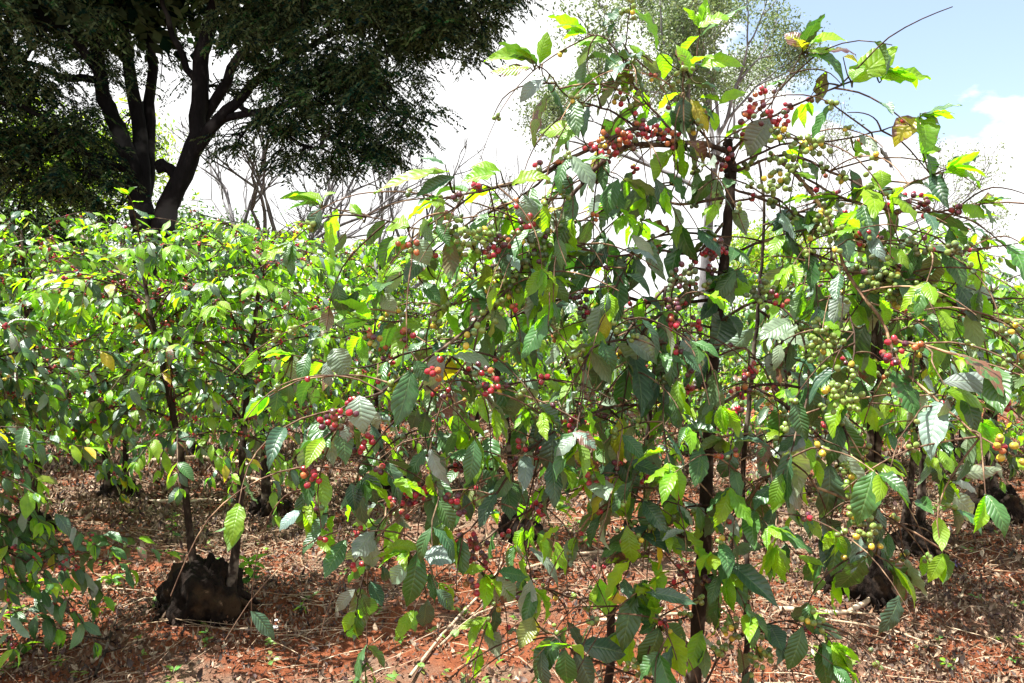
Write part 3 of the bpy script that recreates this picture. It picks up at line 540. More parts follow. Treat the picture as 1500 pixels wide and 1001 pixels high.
for s_ in HL.split():
    f = s_.split(','); x0, y0, x1, y1, wr = map(float, f[:5]); k = f[5]; dm = float(f[6]) if len(f) > 6 else rng.random()**12*0.7
    if len(f) > 7: continue
    dd, bi, ki = nearest(x0, y0); bp = brs[bi][0][ki]; dep = bp[1]+rng.uniform(-.05, .03)
    a_ = at(x0, y0, dep); ln = math.hypot(x1-x0, y1-y0)/F*dep; b_ = at(x1, y1, dep+rng.normal(-0.15, 0.3)*ln); T = b_-a_; L = np.linalg.norm(T)*1.08
    Nn = np.array([rng.normal(0, .3), -rng.uniform(0.5, 1.0), rng.uniform(0.4, 0.9)])
    brs[bi][6].leaf(a_, T+np.array([0, 0, 0.18*L]), Nn, L*1.02, min(L*wr*1.12, 0.07), lcol(k, dm))
    if np.linalg.norm(a_-bp) > 0.012:
        mid = (a_+bp)/2+np.array([0, 0, -0.01]); tube(brs[bi][6].tw, smooth_path([bp, mid, a_], 3), [0.0022, 0.0012], 4, (0.8, 1.0, 0.6, 0))
CLU = []
for s_ in HC.split():
    f = s_.split(','); x0, y0 = float(f[0]), float(f[1]); n = int(f[2]); dd, bi, ki = nearest(x0, y0); bp = brs[bi][0][ki]; c = at(x0, y0, bp[1]-0.045)
    if np.linalg.norm(c-bp) > 0.012: tube(brs[bi][6].tw, smooth_path([bp, (c+bp)/2+np.array([0, 0, -.008]), c], 3), [0.0024, 0.0014], 4)
    ki2 = min(ki+1, len(brs[bi][0])-1); axd = nrm(brs[bi][0][ki2]-brs[bi][0][ki2-1])
    cd = Dress(); CLU.append((n, bi, cd)); n2_ = int(n*1.5+.5); cd.cluster(c, n2_, f[3], 0.0085+0.0046*n2_**0.62, 0.0078, axd*0.8)
HLOOSE = Dress(); BOBJ = []
for (p, rr, lf, bb, bk, l0, D) in brs:
    g = G(); dist = np.linalg.norm(p-p[0], axis=1)
    ti = (3.2, 2.9, 2.5, 0) if len(BOBJ) in (11, 14, 25) else (*(np.array([1, 1, 1])*rng.uniform(0.7, 1.9)), 0); rr = rr*0.78
    tube(g, p+rng.normal(0, .0008, p.shape), [rr, rr*0.75, rr*0.55, max(rr*0.3, 0.0013)], 7, ti, rough=0.12, rng=rng)
    tot = dist[-1]
    for q_ in range(int(2+tot*13)):          # thin drooping side twigs
        i0 = int(len(p)*rng.uniform(0.12, 0.92)); cur = p[i0]; a2 = rng.uniform(0, 6.28); e2 = rng.uniform(-1.0, 0.6); tw = [cur]; lt = rng.uniform(0.02, 0.075)
        if p[0][2] > 2.0 and i0 < len(p)*0.6: e2 = rng.uniform(-0.2, 0.9)
        for s2 in range(4): cur = cur+np.array([math.cos(a2)*math.cos(e2), math.sin(a2)*math.cos(e2)*0.8, math.sin(e2)])*lt; tw.append(cur); e2 -= rng.uniform(0.1, 0.4); a2 += rng.normal(0, .25)
        tw = smooth_path(tw, 2); tv = rng.uniform(0.8, 2.6); tube(g, tw, [0.0021, 0.001], 4, (tv, tv*.95, tv*.85, 0)); D.path(tw, 0.35, 0.055, 0.085, lf*0.8, 0.28, bk, 0.2+0.3*float(p[0][2] > 2.0), hang=0.7, r=0.0074, bn=(1, 4), l_end=1.0 if rng.random() < .45 else 0.9)
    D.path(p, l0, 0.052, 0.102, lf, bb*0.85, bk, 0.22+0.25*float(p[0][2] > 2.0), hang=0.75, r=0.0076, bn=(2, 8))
    if D.tw.n: g.V += D.tw.V; g.F += [f+g.n for f in D.tw.F]; g.T += D.tw.T; g.U += D.tw.U; g.n += D.tw.n
    for q_ in range(int(tot*6)):              # long bare arching twigs with a few cherries
        i0 = int(len(p)*rng.uniform(0.1, 0.9)); cur = p[i0]; sx = math.copysign(1, p[-1][0]-p[0][0]); a2 = rng.normal(0, .7)+(0 if sx > 0 else math.pi); e2 = rng.uniform(-0.5, 0.5); tw = [cur]; lt = rng.uniform(0.03, 0.08)
        for s2 in range(6): cur = cur+np.array([math.cos(a2)*math.cos(e2), math.sin(a2)*math.cos(e2), math.sin(e2)])*lt; tw.append(cur); e2 -= rng.uniform(0.1, 0.35)
        tw = smooth_path(tw, 2); tv = rng.uniform(1.2, 3.2); tube(g, tw, [0.0019, 0.0009], 4, (tv, tv*.93, tv*.82, 0)); D.path(tw, 0.8, 0.05, 0.07, 0.25, 0.4, bk, 0.5, hang=0.6, r=0.007, bn=(1, 4), l_end=0.95)
    b_ = g.build('branch', M_twig, hero, hb)
    HLOOSE.bo += D.bo; HLOOSE.ba += D.ba; HLOOSE.br += D.br; HLOOSE.bc += D.bc; D.bo = []
    D.build(b_, hb, 0); BOBJ.append(b_)
CLU.sort(key=lambda q: -q[0])
for k, (n, bi, cd) in enumerate(CLU):
    if k < 99: cd.build(BOBJ[bi], hb, 0, ber='cherry_cluster')
    else: HLOOSE.bo += cd.bo; HLOOSE.ba += cd.ba; HLOOSE.br += cd.br; HLOOSE.bc += cd.bc
for o in HLOOSE.build(hero, hb, 0): o['kind'] = 'stuff'

# ------------------------------------------------------------------ the other coffee trees
b0 = gpt(298, 912)
def rel(px, py, d, b): return at(px, py, d)-b
stB = [[rel(291, 893, 4.08, b0), rel(280, 800, 4.15, b0), rel(262, 650, 4.2, b0), rel(228, 495, 4.2, b0), rel(205, 380, 4.25, b0)],
       [rel(334, 890, 4.1, b0), rel(349, 770, 4.2, b0), rel(358, 620, 4.35, b0), rel(372, 480, 4.4, b0), rel(385, 370, 4.5, b0)]]
coffee(b0, 2.2, 0.95, 46, 11, stB, 1, True, 'coffee tree of two dark stems rising from a black knobbly stump on bare red soil', ll=0.10, zlo=0.50, st=(0.22, 0.25), bk='R', pb=0.5, bright=0.65, pl=0.6, side=6)
x_ = at(-200, HY, 3.5); x_[2] = float(hgt(x_[0], x_[1]))
coffee(x_, 2.0, 1.0, 30, 12, None, 1, True, 'dark leafy coffee tree cut off by the left edge, nearest on that side', ll=0.105, zlo=0.10, bk='R', pb=0.5, bright=0.1, azr=(-0.7, 0.9), side=6)
coffee(gpt(45, 795), 2.35, 1.05, 40, 13, None, 1, True, 'full coffee tree at far left behind the twin stems, on a low dark stump', ll=0.10, zlo=0.22, bk='R', pb=0.4, bright=0.5, side=6)
bD = gpt(765, 805)
stD = [[np.array([0.05, 0, 0.1]), rel(850, 640, 5.4, bD), rel(815, 480, 5.3, bD), rel(775, 340, 5.3, bD)], [np.array([-0.08, 0, 0.1]), rel(745, 640, 5.5, bD), rel(720, 500, 5.5, bD), rel(690, 370, 5.5, bD)]]
coffee(bD, 2.2, 0.85, 34, 14, stD, 1, True, 'coffee tree on a dark stump left of the tall front tree, one stem leaning', ll=0.11, zlo=0.4, bk='g', pb=0.35, bright=0.6, pl=0.5)
coffee(gpt(1262, 885), 2.05, 0.85, 34, 15, None, 1, True, 'coffee tree on a torn reddish stump just right of the tall front tree', ll=0.115, zlo=0.42, st=(0.17, 0.24), bk='g', pb=0.5, bright=0.4, pl=0.5)
coffee(gpt(1345, 812), 2.2, 0.9, 32, 16, None, 1, True, 'coffee tree with several thin stems behind the torn reddish stump', ll=0.115, zlo=0.4, st=(0.18, 0.2), bk='g', pb=0.3, bright=0.5)
coffee(gpt(1455, 770), 1.85, 1.0, 34, 17, None, 1, True, 'low glossy coffee tree by the right edge on a broad black stump', ll=0.115, zlo=0.4, st=(0.22, 0.28), bk='g', pb=0.2, bright=0.4)
rows = [  # photo x, distance, height, spread, label
 (170, 7.1, 2.55, 1.1, 'coffee tree behind the left stem of the twin-stemmed tree'),
 (395, 6.6, 2.45, 1.1, 'coffee tree behind the right stem of the twin-stemmed tree'),
 (575, 7.4, 2.4, 1.0, 'coffee tree in the gap between the twin-stemmed tree and the leaning stem'),
 (-60, 8.6, 2.7, 1.2, 'coffee tree under the huge shade tree at the left edge'),
 (290, 9.2, 2.6, 1.2, 'coffee tree standing right in front of the shade tree trunk'),
 (500, 9.8, 2.6, 1.2, 'coffee tree with its top below the bare grey branches'),
 (690, 9.5, 2.3, 1.1, 'coffee tree in the back row just left of the tall front tree'),
 (905, 7.9, 1.85, 0.9, 'short coffee tree seen behind the stems of the tall front tree'),
 (1010, 9.8, 2.0, 1.0, 'coffee tree in the back row straight behind the tall front stem'),
 (1150, 7.2, 2.3, 0.95, 'coffee tree behind the tall front stem, on its right'),
 (1290, 8.3, 2.45, 1.05, 'coffee tree in the back row above the torn reddish stump'),
 (1400, 9.4, 2.5, 1.1, 'coffee tree in the back row left of the right edge'),
 (1560, 7.6, 1.85, 1.0, 'coffee tree mostly outside the right edge'),
 (90, 11.6, 2.7, 1.2, 'farthest coffee tree to be seen at the left, in the shade tree shadow'),
]
protos = []
def copy_tree(o, parent=None):
    c = o.copy(); C.objects.link(c)
    if parent: c.parent = parent
    for ch in list(o.children): copy_tree(ch, c)
    return c
for k, (px, d, H, spd, lab) in enumerate(rows):
    b_ = at(px, HY, d); b_[2] = float(hgt(b_[0], b_[1]))
    if k < 5: o = coffee(b_, H, spd, 38, 40+k, None, 2, False, lab, ll=0.10, pl=0.72, zlo=0.25, side=6, bk='R' if k % 3 else 'g', pb=0.3, bn=(4, 9), bright=0.6, st=(0.16, 0.18)); protos.append((o, H, spd))
    else:
        src, h0, s0 = protos[(k*3+1) % 5]; o = copy_tree(src); o.location = b_; o['label'] = lab; o.rotation_euler[2] = k*1.7+0.5; o.scale = (spd/s0, spd/s0, H/h0)

# far rows that merge into one mass
D = Dress(); g = G(); keep = rng; rng = np.random.default_rng(90)
for d in (12.5, 15.5, 19, 23, 28):
    n = int(9+d*0.9)
    for k in range(n):
        x = (-0.85+1.7*(k+rng.uniform(.2, .8))/n)*d; y = d+rng.uniform(-.6, .6); H = rng.uniform(1.9, 2.5) if x < 0 else rng.uniform(1.6, 2.1)
        for s_ in range(2): tube(g, np.array([[x+rng.normal(0, .1), y, 0], [x+rng.normal(0, .15), y, H*0.9]]), [0.03, 0.012], 5)
        m_ = 300 if d < 18 else 200; u = rng.normal(0, 1, (m_, 3)); u = nrm(u)*rng.uniform(0.35, 1, (m_, 1))**0.6
        for q in range(m_):
            c = np.array([x+u[q, 0]*1.05, y+u[q, 1]*0.95, H*0.60+u[q, 2]*H*0.42]); L = rng.uniform(0.10, 0.17)*(1 if d < 18 else 1.3)
            D.leaf(c, np.array([u[q, 0]+rng.normal(0, .5), u[q, 1]+rng.normal(0, .5), -0.3+rng.normal(0, .4)]), np.array([rng.normal(0, .4), rng.normal(0, .4), 1]), L, L*0.45, lcol('YGGDP'[rng.integers(0, 5)]))
rt = G(); leaves(rt, np.array(D.o), np.array(D.T), np.array(D.N), np.array(D.L), np.array(D.W), np.array(D.c), 2, 2, 0.6, 0.3, 0.0, rng)
o = rt.build('coffee_thicket', M_leaf_far); tag(o, 'far rows of coffee trees merging into one green mass', 'coffee rows', kind='stuff')
g.build('stems', M_bark, o); rng = keep

# ------------------------------------------------------------------ fallen branches, pebbles, sprouts
def fallen(s_, r_, lab, lift=0.02, m_=None, d=None):
    pts = []
    for q in s_.split():
        x, y = map(float, q.split(',')); b_ = gpt(x, y); b_[2] += r_+lift; pts.append(b_)
    p = smooth_path(pts, 5); o0 = p[0].copy(); g = G(); tube(g, p+rng.normal(0, r_*0.25, p.shape), [r_, r_*0.9, r_*0.6], 7, rough=0.12, rng=rng)
    for k in range(3):
        a = p[int(len(p)*rng.uniform(0.3, 0.8))]; b_ = a+np.array([rng.normal(0, .12), rng.normal(0, .12), rng.uniform(0.01, 0.05)]); tube(g, np.array([a, (a+b_)/2, b_]), [r_*0.5, r_*0.25], 5)
    o = g.build('fallen_branch', m_ or M_dry, None, o0); o.location = o0; tag(o, lab, 'branch', 'dry branches lying on the soil'); return o
fallen("150,733 230,735 300,733 345,735", 0.018, 'straight pale fallen branch lying across behind the left dark stem')
fallen("215,685 290,682 350,690 410,700", 0.03, 'thick bleached fallen branch between the twin dark stems, farther back')
fallen("330,700 400,716 450,712", 0.02, 'short pale fallen branch right of the twin dark stems')
fallen("600,1000 660,920 720,850 745,815", 0.008, 'thin dry branch rising from the bottom edge toward the red cherries')
fallen("770,838 850,826 930,815 1000,800", 0.012, 'long brown fallen branch left of the tall front stem')
fallen("870,910 980,918 1070,905", 0.009, 'dark thin fallen branch crossing behind the tall front stem')
fallen("1140,915 1240,915 1290,888 1310,880", 0.016, 'forked grey fallen branch at the foot of the torn reddish stump')
fallen("1170,925 1290,928 1380,955", 0.007, 'thin pale fallen branch in front of the torn reddish stump')
fallen("640,960 700,900 780,870", 0.007, 'thin tan fallen branch beside the red soil patch at bottom centre')
fallen("140,1000 160,960 170,930", 0.008, 'short dark stick pointing up at the lower left', m_=M_bark)
m = mat('white petal'); M_white = m; p_ = N('ShaderNodeBsdfPrincipled'); lk(ramp(noise(40, 3, 0.5, objco()), [(0.3, (0.6, 0.58, 0.56)), (0.7, (0.85, 0.84, 0.82))]), p_.inputs['Base Color']); p_.inputs['Roughness'].default_value = 0.7; finish(p_.outputs[0])
for k, (x, y, r_, lab) in enumerate([(403, 922, 0.016, 'larger white pebble right of the black twin-stem stump'), (391, 930, 0.011, 'small white pebble just below the larger white one'), (405, 910, 0.009, 'smallest white pebble above the larger white one')]):
    b_ = gpt(x, y); g = G(); V_, F_ = cube_sphere(4); rr_ = 1+0.2*np.sin(V_[:, 0]*4+k)*np.cos(V_[:, 1]*5); g.add(V_*rr_[:, None]*np.array([1.2, 0.9, 0.6])*r_, F_); o = g.build('pebble', M_white); o.location = b_+np.array([0, 0, r_*0.5+0.02]); tag(o, lab, 'pebble', 'white pebbles')
m = mat('purple petal'); M_purple = m; p_ = N('ShaderNodeBsdfPrincipled'); lk(ramp(noise(40, 3, 0.5, objco()), [(0.3, (0.05, 0.03, 0.10)), (0.7, (0.12, 0.08, 0.22))]), p_.inputs['Base Color']); p_.inputs['Roughness'].default_value = 0.6; finish(p_.outputs[0])
for k, (x, y, lab) in enumerate([(1308, 912, 'crumpled purple flower lying in the shade below the torn reddish stump'), (1398, 830, 'purple flower on the soil by the stump with several thin stems')]):
    b_ = gpt(x, y); g = G(); n_ = 9; th = rng.uniform(0, 6.28, n_); leaves(g, np.zeros((n_, 3))+rng.normal(0, .008, (n_, 3)), np.stack([np.cos(th), np.sin(th), rng.uniform(0, .8, n_)], 1), np.tile([0, 0, 1.], (n_, 1))+rng.normal(0, .3, (n_, 3)), np.full(n_, .045), np.full(n_, .02), np.ones((n_, 4)), 2, 4, .9, .6, .05, rng); o = g.build('fallen_flower', M_purple); o.location = b_+np.array([0, 0, .03]); tag(o, lab, 'flower', 'fallen purple flowers')
def sprout(px, py, dz, n, lab, d=None, ll=0.09):
    b_ = gpt(px, py) if d is None else at(px, py, d); D = Dress(); root = empty('seedling', b_); tag(root, lab, 'seedling', 'young green seedlings'); g = G(); tube(g, np.array([[0, 0, -0.02], [0.01, 0, dz*0.6], [0.005, 0.01, dz]]), [0.003, 0.002], 5); g.build('stem', M_twig, root)
    for k in range(n):
        a = k*2.4; D.leaf(np.array([0.005, 0.01, dz*(0.45+0.55*k/n)]), np.array([math.cos(a), math.sin(a), rng.uniform(-.1, .5)]), np.array([rng.normal(0, .2), rng.normal(0, .2), 1]), ll*rng.uniform(.7, 1.1), ll*0.42, lcol('Y' if k > n*0.5 else 'G'))
    D.build(root, (0, 0, 0), 1)
sprout(160, 880, 0.08, 10, 'bright green seedling on the red soil left of the black stump')
sprout(250, 800, 0.22, 9, 'green seedling beside the left dark stem', ll=0.075)
sprout(362, 888, 0.22, 18, 'bright leafy seedling sprouting by the right dark stem', ll=0.11)
sprout(440, 895, 0.05, 7, 'tiny seedling in the shade right of the black stump', ll=0.05)
sprout(1195, 930, 0.07, 8, 'seedling in front of the torn reddish stump', ll=0.07)
sprout(1385, 985, 0.05, 7, 'small seedling near the bottom right corner', ll=0.05)
sprout(560, 700, 0.15, 9, 'seedling on the far litter left of the dark leaning-tree stump', ll=0.09)
sprout(860, 815, 0.12, 9, 'seedling behind the second thin stem of the front tree', ll=0.08)
sprout(20, 905, 0.05, 8, 'broad leaved seedling at the left edge of the red soil', ll=0.12)

# ------------------------------------------------------------------ the huge shade tree
rng = np.random.default_rng(21)
DT = 18.0
tb = at(222, HY, DT); tb[2] = 0
big = empty('shade_tree', tb); tag(big, 'huge dark shade tree with forking trunks and feathery drooping foliage', 'tree')
def BP(s_, d0=DT, d1=DT): return smooth_path(P(s_, d0, d1), 4)
limbs = [
 ("215,640 212,480 212,340 205,300", DT, DT, .50, .36, 'trunk'), ("248,640 244,480 238,345 250,290 285,215 292,130 300,60 325,-20 350,-120", DT, DT-.5, .46, .17, 'trunk'),
 ("208,330 195,250 165,170 148,120 140,40 120,-60 110,-160", DT, DT-.8, .34, .12, 'limb'), ("208,300 205,200 190,110 180,20 190,-100", DT, DT+.6, .30, .12, 'limb'),
 ("212,290 218,200 222,100 215,0 220,-120", DT+.2, DT+1.2, .24, .10, 'limb'), ("262,262 300,200 345,150 400,100 470,60 560,30", DT-.1, DT-2, .26, .05, 'limb'),
 ("290,190 330,120 370,50 400,-20 450,-100", DT, DT-1.2, .20, .07, 'limb'), ("292,130 260,70 240,10 230,-60", DT-.1, DT-1.2, .14, .05, 'limb'),
 ("205,255 150,235 100,210 60,170 0,150", DT, DT-2.0, .16, .05, 'limb'), ("185,248 140,240 95,215 60,215", DT, DT-.5, .09, .03, 'limb'),
 ("150,120 110,60 60,20 0,-30 -80,-60", DT-.5, DT-2.5, .16, .05, 'limb'), ("320,175 400,160 480,150 560,160 640,185", DT-.5, DT-2.5, .13, .03, 'limb'),
 ("262,262 235,240 240,250", DT, DT, .2, .2, 'limb'), ("345,150 390,180 440,210 500,225", DT-.7, DT-2.2, .09, .03, 'limb'), ("148,120 90,110 30,90 -60,80", DT-.4, DT+1.5, .14, .05, 'limb'),
 ("372,50 385,20 390,-30", DT-.8, DT-.5, .06, .04, 'limb'), ("400,-20 500,-60 600,-50 700,-20", DT-1, DT-3, .14, .04, 'limb'), ("350,-120 420,-250 520,-330", DT, DT+1, .2, .05, 'limb'), ("190,-100 150,-250 100,-380", DT, DT+1, .2, .05, 'limb'), ("0,150 -100,140 -200,150", DT-2, DT-2.5, .06, .03, 'limb')]
LPTS = []
for (s_, d0, d1, r0, r1, nm) in limbs:
    g = G(); p = BP(s_, d0, d1); p = p+rng.normal(0, .02, p.shape); tube(g, p, [r0*.68, (r0+r1)*.32, r1*.68], 10, rough=0.05, rng=rng)
    g.build(nm, M_bigbark, big, tb); LPTS.append(p)
LP = np.concatenate(LPTS)
# crown lobes: x, y, rx, ry in photo pixels, distance, depth radius, sprays
lobes = [(40, 160, 100, 60, 18.5, 1.5, 330), (110, 225, 70, 35, 18.5, 1.2, 170), (60, 60, 150, 90, 16.5, 2, 700), (-60, 160, 120, 110, 16.5, 2, 500), (70, 200, 110, 70, 17.2, 1.6, 560), (20, 275, 90, 45, 17.5, 1.3, 260), (130, 262, 70, 28, 17, 1, 170), (90, 20, 90, 50, 19.5, 1.6, 300), (170, 60, 60, 60, 20.5, 1.4, 150), (260, 0, 110, 40, 20.6, 1.6, 230),
 (250, 90, 40, 50, 20.5, 1.2, 50), (340, 140, 50, 40, 19.5, 1, 70), (365, 10, 60, 35, 16.2, 1.4, 110), (400, 60, 50, 60, 16.2, 1.2, 200), (430, 60, 95, 75, 16.2, 1.6, 620), (520, 50, 100, 80, 15.8, 1.6, 700), (600, 15, 90, 50, 15.6, 1.6, 430), (680, -5, 60, 38, 15.4, 1.3, 200), (745, 0, 36, 30, 15.2, .8, 110), (640, 15, 60, 40, 15.3, 1.2, 170),
 (420, 145, 70, 50, 16.2, 1.2, 330), (500, 130, 75, 55, 15.8, 1.3, 420), (560, 110, 70, 45, 15.6, 1.2, 300), (590, 180, 78, 22, 15.6, .8, 190), (480, 200, 70, 38, 16, 1.1, 240), (530, 222, 55, 22, 16, .8, 110), (400, 195, 45, 30, 16.5, .9, 110), (440, 235, 30, 18, 16.2, .6, 50), (350, 205, 40, 22, 16.8, .7, 50), (190, 175, 35, 28, 19.5, .8, 50), (640, 60, 50, 40, 15.6, 1.2, 150), (690, 40, 34, 34, 15.4, .8, 70),
 (20, 330, 90, 30, 19.5, 1.3, 200), (180, 300, 60, 25, 20.5, 1, 80)]
upper = [(0, -120, 240, 150, 17, 4, 900), (250, -140, 240, 150, 18, 5, 1000), (500, -130, 200, 120, 16.5, 4, 800), (150, -330, 250, 150, 18, 5, 700), (420, -320, 230, 150, 18, 5, 700), (260, -480, 220, 110, 18, 4, 400), (-250, 60, 200, 200, 17, 3, 600), (640, -110, 110, 70, 15.8, 2, 260)]
def spray_field(g, lobes, scale, leaflets, cols, lw=0.26, lf=0.34):
    O = []; T = []; Nn = []; L = []; Cc = []; W = []
    for (px, py, rx, ry, d, rd, n) in lobes:
        c = at(px, py, d); ax = rx/F*d; az = ry/F*d
        cl = nrm(rng.normal(0, 1, (max(6, n//14), 3)))*rng.uniform(0.3, 1, (max(6, n//14), 1))**0.55     # clumps
        for q in range(n):
            u = cl[rng.integers(0, len(cl))]+rng.normal(0, 0.105, 3); p0 = c+u*np.array([ax, rd, az])
            th = rng.uniform(0, 6.28); dr = np.array([math.cos(th), math.sin(th), -rng.uniform(0.1, 1.0)]); dr = nrm(dr+0.5*np.array([u[0], u[1], 0])); ln = scale*rng.uniform(0.6, 1.3); sd_ = nrm(np.cross(dr, [0, 0, 1.])); col = np.array(cols[rng.integers(0, len(cols))])*rng.uniform(0.7, 1.3)
            for k in range(leaflets):
                t = (k//2+0.5)/(leaflets/2); sg = 1 if k % 2 else -1; O.append(p0+dr*ln*t+np.array([0, 0, -0.25*ln*t*t])); T.append(dr*0.5+sd_*sg*rng.uniform(.6, 1)+rng.normal(0, .2, 3)+np.array([0, 0, -.35])); Nn.append(rng.normal(0, .5, 3)+np.array([0, 0, 1])); l = ln*lf*rng.uniform(.7, 1.2); L.append(l); W.append(l*lw); Cc.append((*col, 0))
    n = len(O); O = np.array(O); T = nrm(np.array(T)); Nn = np.array(Nn); L = np.array(L)[:, None]; W = np.array(W)[:, None]; Sd = nrm(np.cross(T, Nn))
    v = np.stack([O, O+T*L*.5+Sd*W, O+T*L, O+T*L*.5-Sd*W], 1); g.add(v, np.arange(n*4).reshape(-1, 4), np.repeat(np.array(Cc), 4, axis=0), np.tile(np.array([[0, 0, 0], [1, .5, 0], [0, 1, 0], [-1, .5, 0]], float), (n, 1)))
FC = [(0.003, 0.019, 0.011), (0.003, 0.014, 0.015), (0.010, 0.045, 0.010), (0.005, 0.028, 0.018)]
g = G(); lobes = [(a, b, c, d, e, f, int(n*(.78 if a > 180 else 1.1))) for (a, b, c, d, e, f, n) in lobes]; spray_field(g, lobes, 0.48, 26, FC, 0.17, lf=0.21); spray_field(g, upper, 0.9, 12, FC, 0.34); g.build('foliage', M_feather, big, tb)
for (px, py, rx, ry, d, rd, n) in lobes:       # the bough that carries each lobe
    g = G(); c = at(px, py, d); k = int(np.linalg.norm(LP-c, axis=1).argmin()); a_ = LP[k]; bp_ = smooth_path([a_, (a_+c)/2+np.array([0, 0, .15]), c], 4)
    tube(g, bp_, [.055, .02], 6)
    for q in range(9):
        e = c+nrm(rng.normal(0, 1, 3))*np.array([rx/F*d, rd, ry/F*d])*rng.uniform(.6, .95); s0 = bp_[rng.integers(1, len(bp_))]; tube(g, smooth_path([s0, (s0+e)/2+rng.normal(0, .1, 3), e], 3), [.022, .006], 4)
    g.build('bough', M_bigbark, big, tb)

# ------------------------------------------------------------------ trees behind: bare ones and the thin leafed one
def grow(g, p, dr, ln, r_, lvl, tips, spread=0.55, nseg=3, up=0.12, kids=(2, 4), shrink=0.7, sides=6):
    pts = [p]; d = nrm(dr); cur = p
    for s_ in range(nseg): d = nrm(d+rng.normal(0, .13, 3)+np.array([0, 0, up*0.4])); cur = cur+d*ln/nseg; pts.append(cur)
    tube(g, smooth_path(pts, 2), [r_, r_*0.68], sides if lvl > 1 else 4); tips.append((cur, d, lvl))
    if lvl <= 0: return
    for k in range(int(rng.integers(kids[0], kids[1]))):
        q = pts[-1] if k < 2 else pts[int(rng.integers(1, nseg+1))]; ax = nrm(rng.normal(0, 1, 3)); nd = nrm(d+ax*spread*rng.uniform(.7, 1.3)+np.array([0, 0, up])); grow(g, q, nd, ln*shrink*rng.uniform(.8, 1.2), r_*0.66, lvl-1, tips, spread, nseg, up, kids, shrink, sides)
def back_tree(px, d, H, lean, r_, lvl, label, seed, leafcols=None, nleaf=0, lsize=0.1, name='bare_tree', matl=None, group=None, fork=0.28, spread=0.55, ln=0.26, matb=None, spreadleaf=0.5, up=0.12, kids=(2, 4), nforks=5, stemto=None):
    global rng
    rng = np.random.default_rng(seed); b_ = at(px, HY, d); b_[2] = 0; root = empty(name, b_); tag(root, label, 'tree', group)
    g = G(); top = np.array([lean, 0, H*fork]); tp = smooth_path([(0, 0, -.1), top*0.5+np.array([rng.normal(0, .1), 0, 0]), top], 4); tube(g, tp, [r_, r_*.75], 9, rough=.05, rng=rng); g.build('trunk', matb or M_grey, root)
    g = G(); tips = []
    for k in range(nforks): a = k*6.28/nforks+rng.uniform(-.4, .4); e = rng.uniform(.5, 1.3) if nforks > 1 else 1.4; grow(g, top*(1-0.1*k/nforks), np.array([math.cos(a)*math.cos(e), math.sin(a)*math.cos(e), math.sin(e)]), H*ln, r_*.5, lvl, tips, spread, 3, up, kids)
    g.build('crown' if not nleaf else 'branches', matb or M_grey, root)
    if nleaf:
        tt = [t for t in tips if t[2] <= 2]; n = nleaf; I = rng.integers(0, len(tt), n); O = np.array([tt[i][0] for i in I])+rng.normal(0, spreadleaf, (n, 3)); T = rng.normal(0, 1, (n, 3))+np.array([0, 0, -.3]); Nn = rng.normal(0, 1, (n, 3)); L = lsize*rng.uniform(.6, 1.3, n); cc = np.array(leafcols)[rng.integers(0, len(leafcols), n)]*rng.uniform(.7, 1.3, (n, 1)); g = G(); leaves(g, O, T, Nn, L, L*.45, np.concatenate([cc, np.zeros((n, 1))], 1), 2, 2, .4, .3, 0, rng); g.build('foliage', matl or M_olive, root)
    return root
back_tree(1025, 21, 11.8, 0.3, .16, 5, 'tall thin-leafed pale tree with grey branches rising behind the front coffee tree', 31, [(0.15, 0.20, 0.11), (0.10, 0.15, 0.08), (0.20, 0.23, 0.14)], 40000, .10, 'olive_tree', spreadleaf=.2, ln=.165, fork=.44, spread=.5)
back_tree(1215, 25, 9.2, 0.2, .10, 4, 'nearly leafless tree with fine twigs at the right of the tall pale tree', 32, [(0.13, 0.16, 0.08)], 3500, .09, 'bare_tree', spreadleaf=.12, group='bare trees behind the plantation', ln=.25, fork=.3, spread=.7)
back_tree(770, 27, 8.0, -0.3, .08, 4, 'wispy bare tree left of the tall pale tree', 33, [(0.13, 0.15, 0.10)], 250, .08, 'bare_tree', spreadleaf=.12, group='bare trees behind the plantation', ln=.25, fork=.3, spread=.7)
back_tree(430, 24, 10.4, -0.6, .19, 5, 'leafless grey tree just right of the shade tree trunk', 34, name='bare_tree', group='bare trees behind the plantation', ln=.23, fork=.2, up=.06, kids=(2, 4), spread=.55, nforks=5)
back_tree(545, 27, 10.2, 0.5, .18, 5, 'leafless grey tree under the right end of the shade tree crown', 35, name='bare_tree', group='bare trees behind the plantation', ln=.23, fork=.2, up=.06, kids=(2, 4), spread=.55, nforks=5)
YC = [(0.20, 0.28, 0.03), (0.13, 0.22, 0.03), (0.28, 0.30, 0.05)]
GC = [(0.05, 0.12, 0.03), (0.08, 0.16, 0.03), (0.04, 0.09, 0.03)]
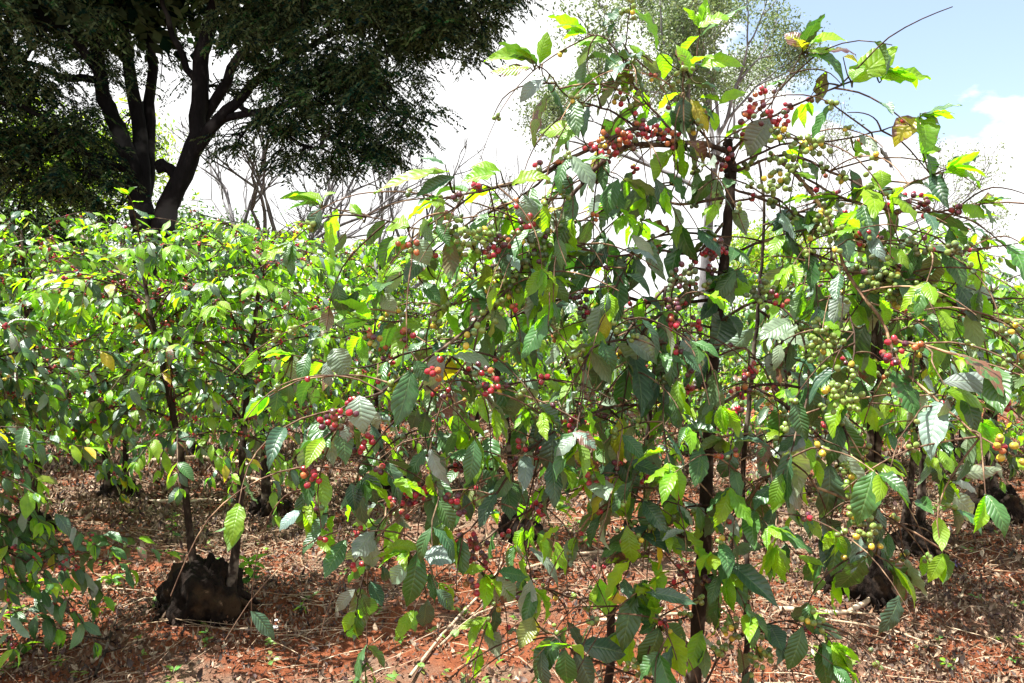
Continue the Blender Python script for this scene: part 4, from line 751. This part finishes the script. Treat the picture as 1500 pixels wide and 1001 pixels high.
back_tree(285, 25, 6.6, 0, .12, 4, 'round dense green bush right beside the shade tree trunk', 36, GC, 15000, .16, 'round_bush', M_leaf_far, ln=.19, fork=.25, spreadleaf=.3, matb=M_bark)
back_tree(90, 30, 9.5, 0, .2, 4, 'sunlit yellow-green tree behind the left limbs of the shade tree', 37, YC, 20000, .2, 'leafy_tree', M_leaf_far, spreadleaf=.5, matb=M_bark, group='leafy trees at the back')
back_tree(40, 23, 5.2, 0, .15, 4, 'dark green tree under the left side of the shade tree crown', 38, GC, 16000, .18, 'leafy_tree', M_leaf_far, spreadleaf=.45, matb=M_bark, group='leafy trees at the back', ln=.2)
back_tree(560, 38, 5.6, 0, .2, 4, 'yellow-green tree in the distance below the sky, left of centre', 39, YC, 12000, .22, 'leafy_tree', M_leaf_far, spreadleaf=.5, matb=M_bark, group='leafy trees at the back', ln=.2)
back_tree(1130, 34, 6.6, 0, .2, 4, 'yellow-green tree in the distance seen through the right branches of the front tree', 41, YC, 14000, .22, 'leafy_tree', M_leaf_far, spreadleaf=.5, matb=M_bark, group='leafy trees at the back', ln=.2)
back_tree(1330, 36, 5.4, 0, .2, 4, 'pale yellow-green tree in the distance left of the clear sky on the right', 42, YC, 10000, .22, 'leafy_tree', M_leaf_far, spreadleaf=.5, matb=M_bark, group='leafy trees at the back', ln=.2)
# wooded horizon
rng = np.random.default_rng(77); n = 26000; ang = rng.uniform(-1.0, 1.0, n); dd = rng.uniform(52, 66, n); hh = 2.6+1.0*np.sin(ang*13)+0.7*np.sin(ang*31+1)+0.4*np.sin(ang*71); O = np.stack([np.sin(ang)*dd, np.cos(ang)*dd, rng.uniform(0, 1, n)**.7*hh], 1)
g = G(); L = rng.uniform(.35, .75, n); cc = np.array(YC+GC+GC)[rng.integers(0, 9, n)]; leaves(g, O, rng.normal(0, 1, (n, 3)), rng.normal(0, 1, (n, 3)), L, L*.6, np.concatenate([cc, np.zeros((n, 1))], 1), 2, 2, .4, .3, 0, rng)
tag(g.build('distant_wood', M_leaf_far), 'low green wood along the horizon', 'wood', kind='stuff')
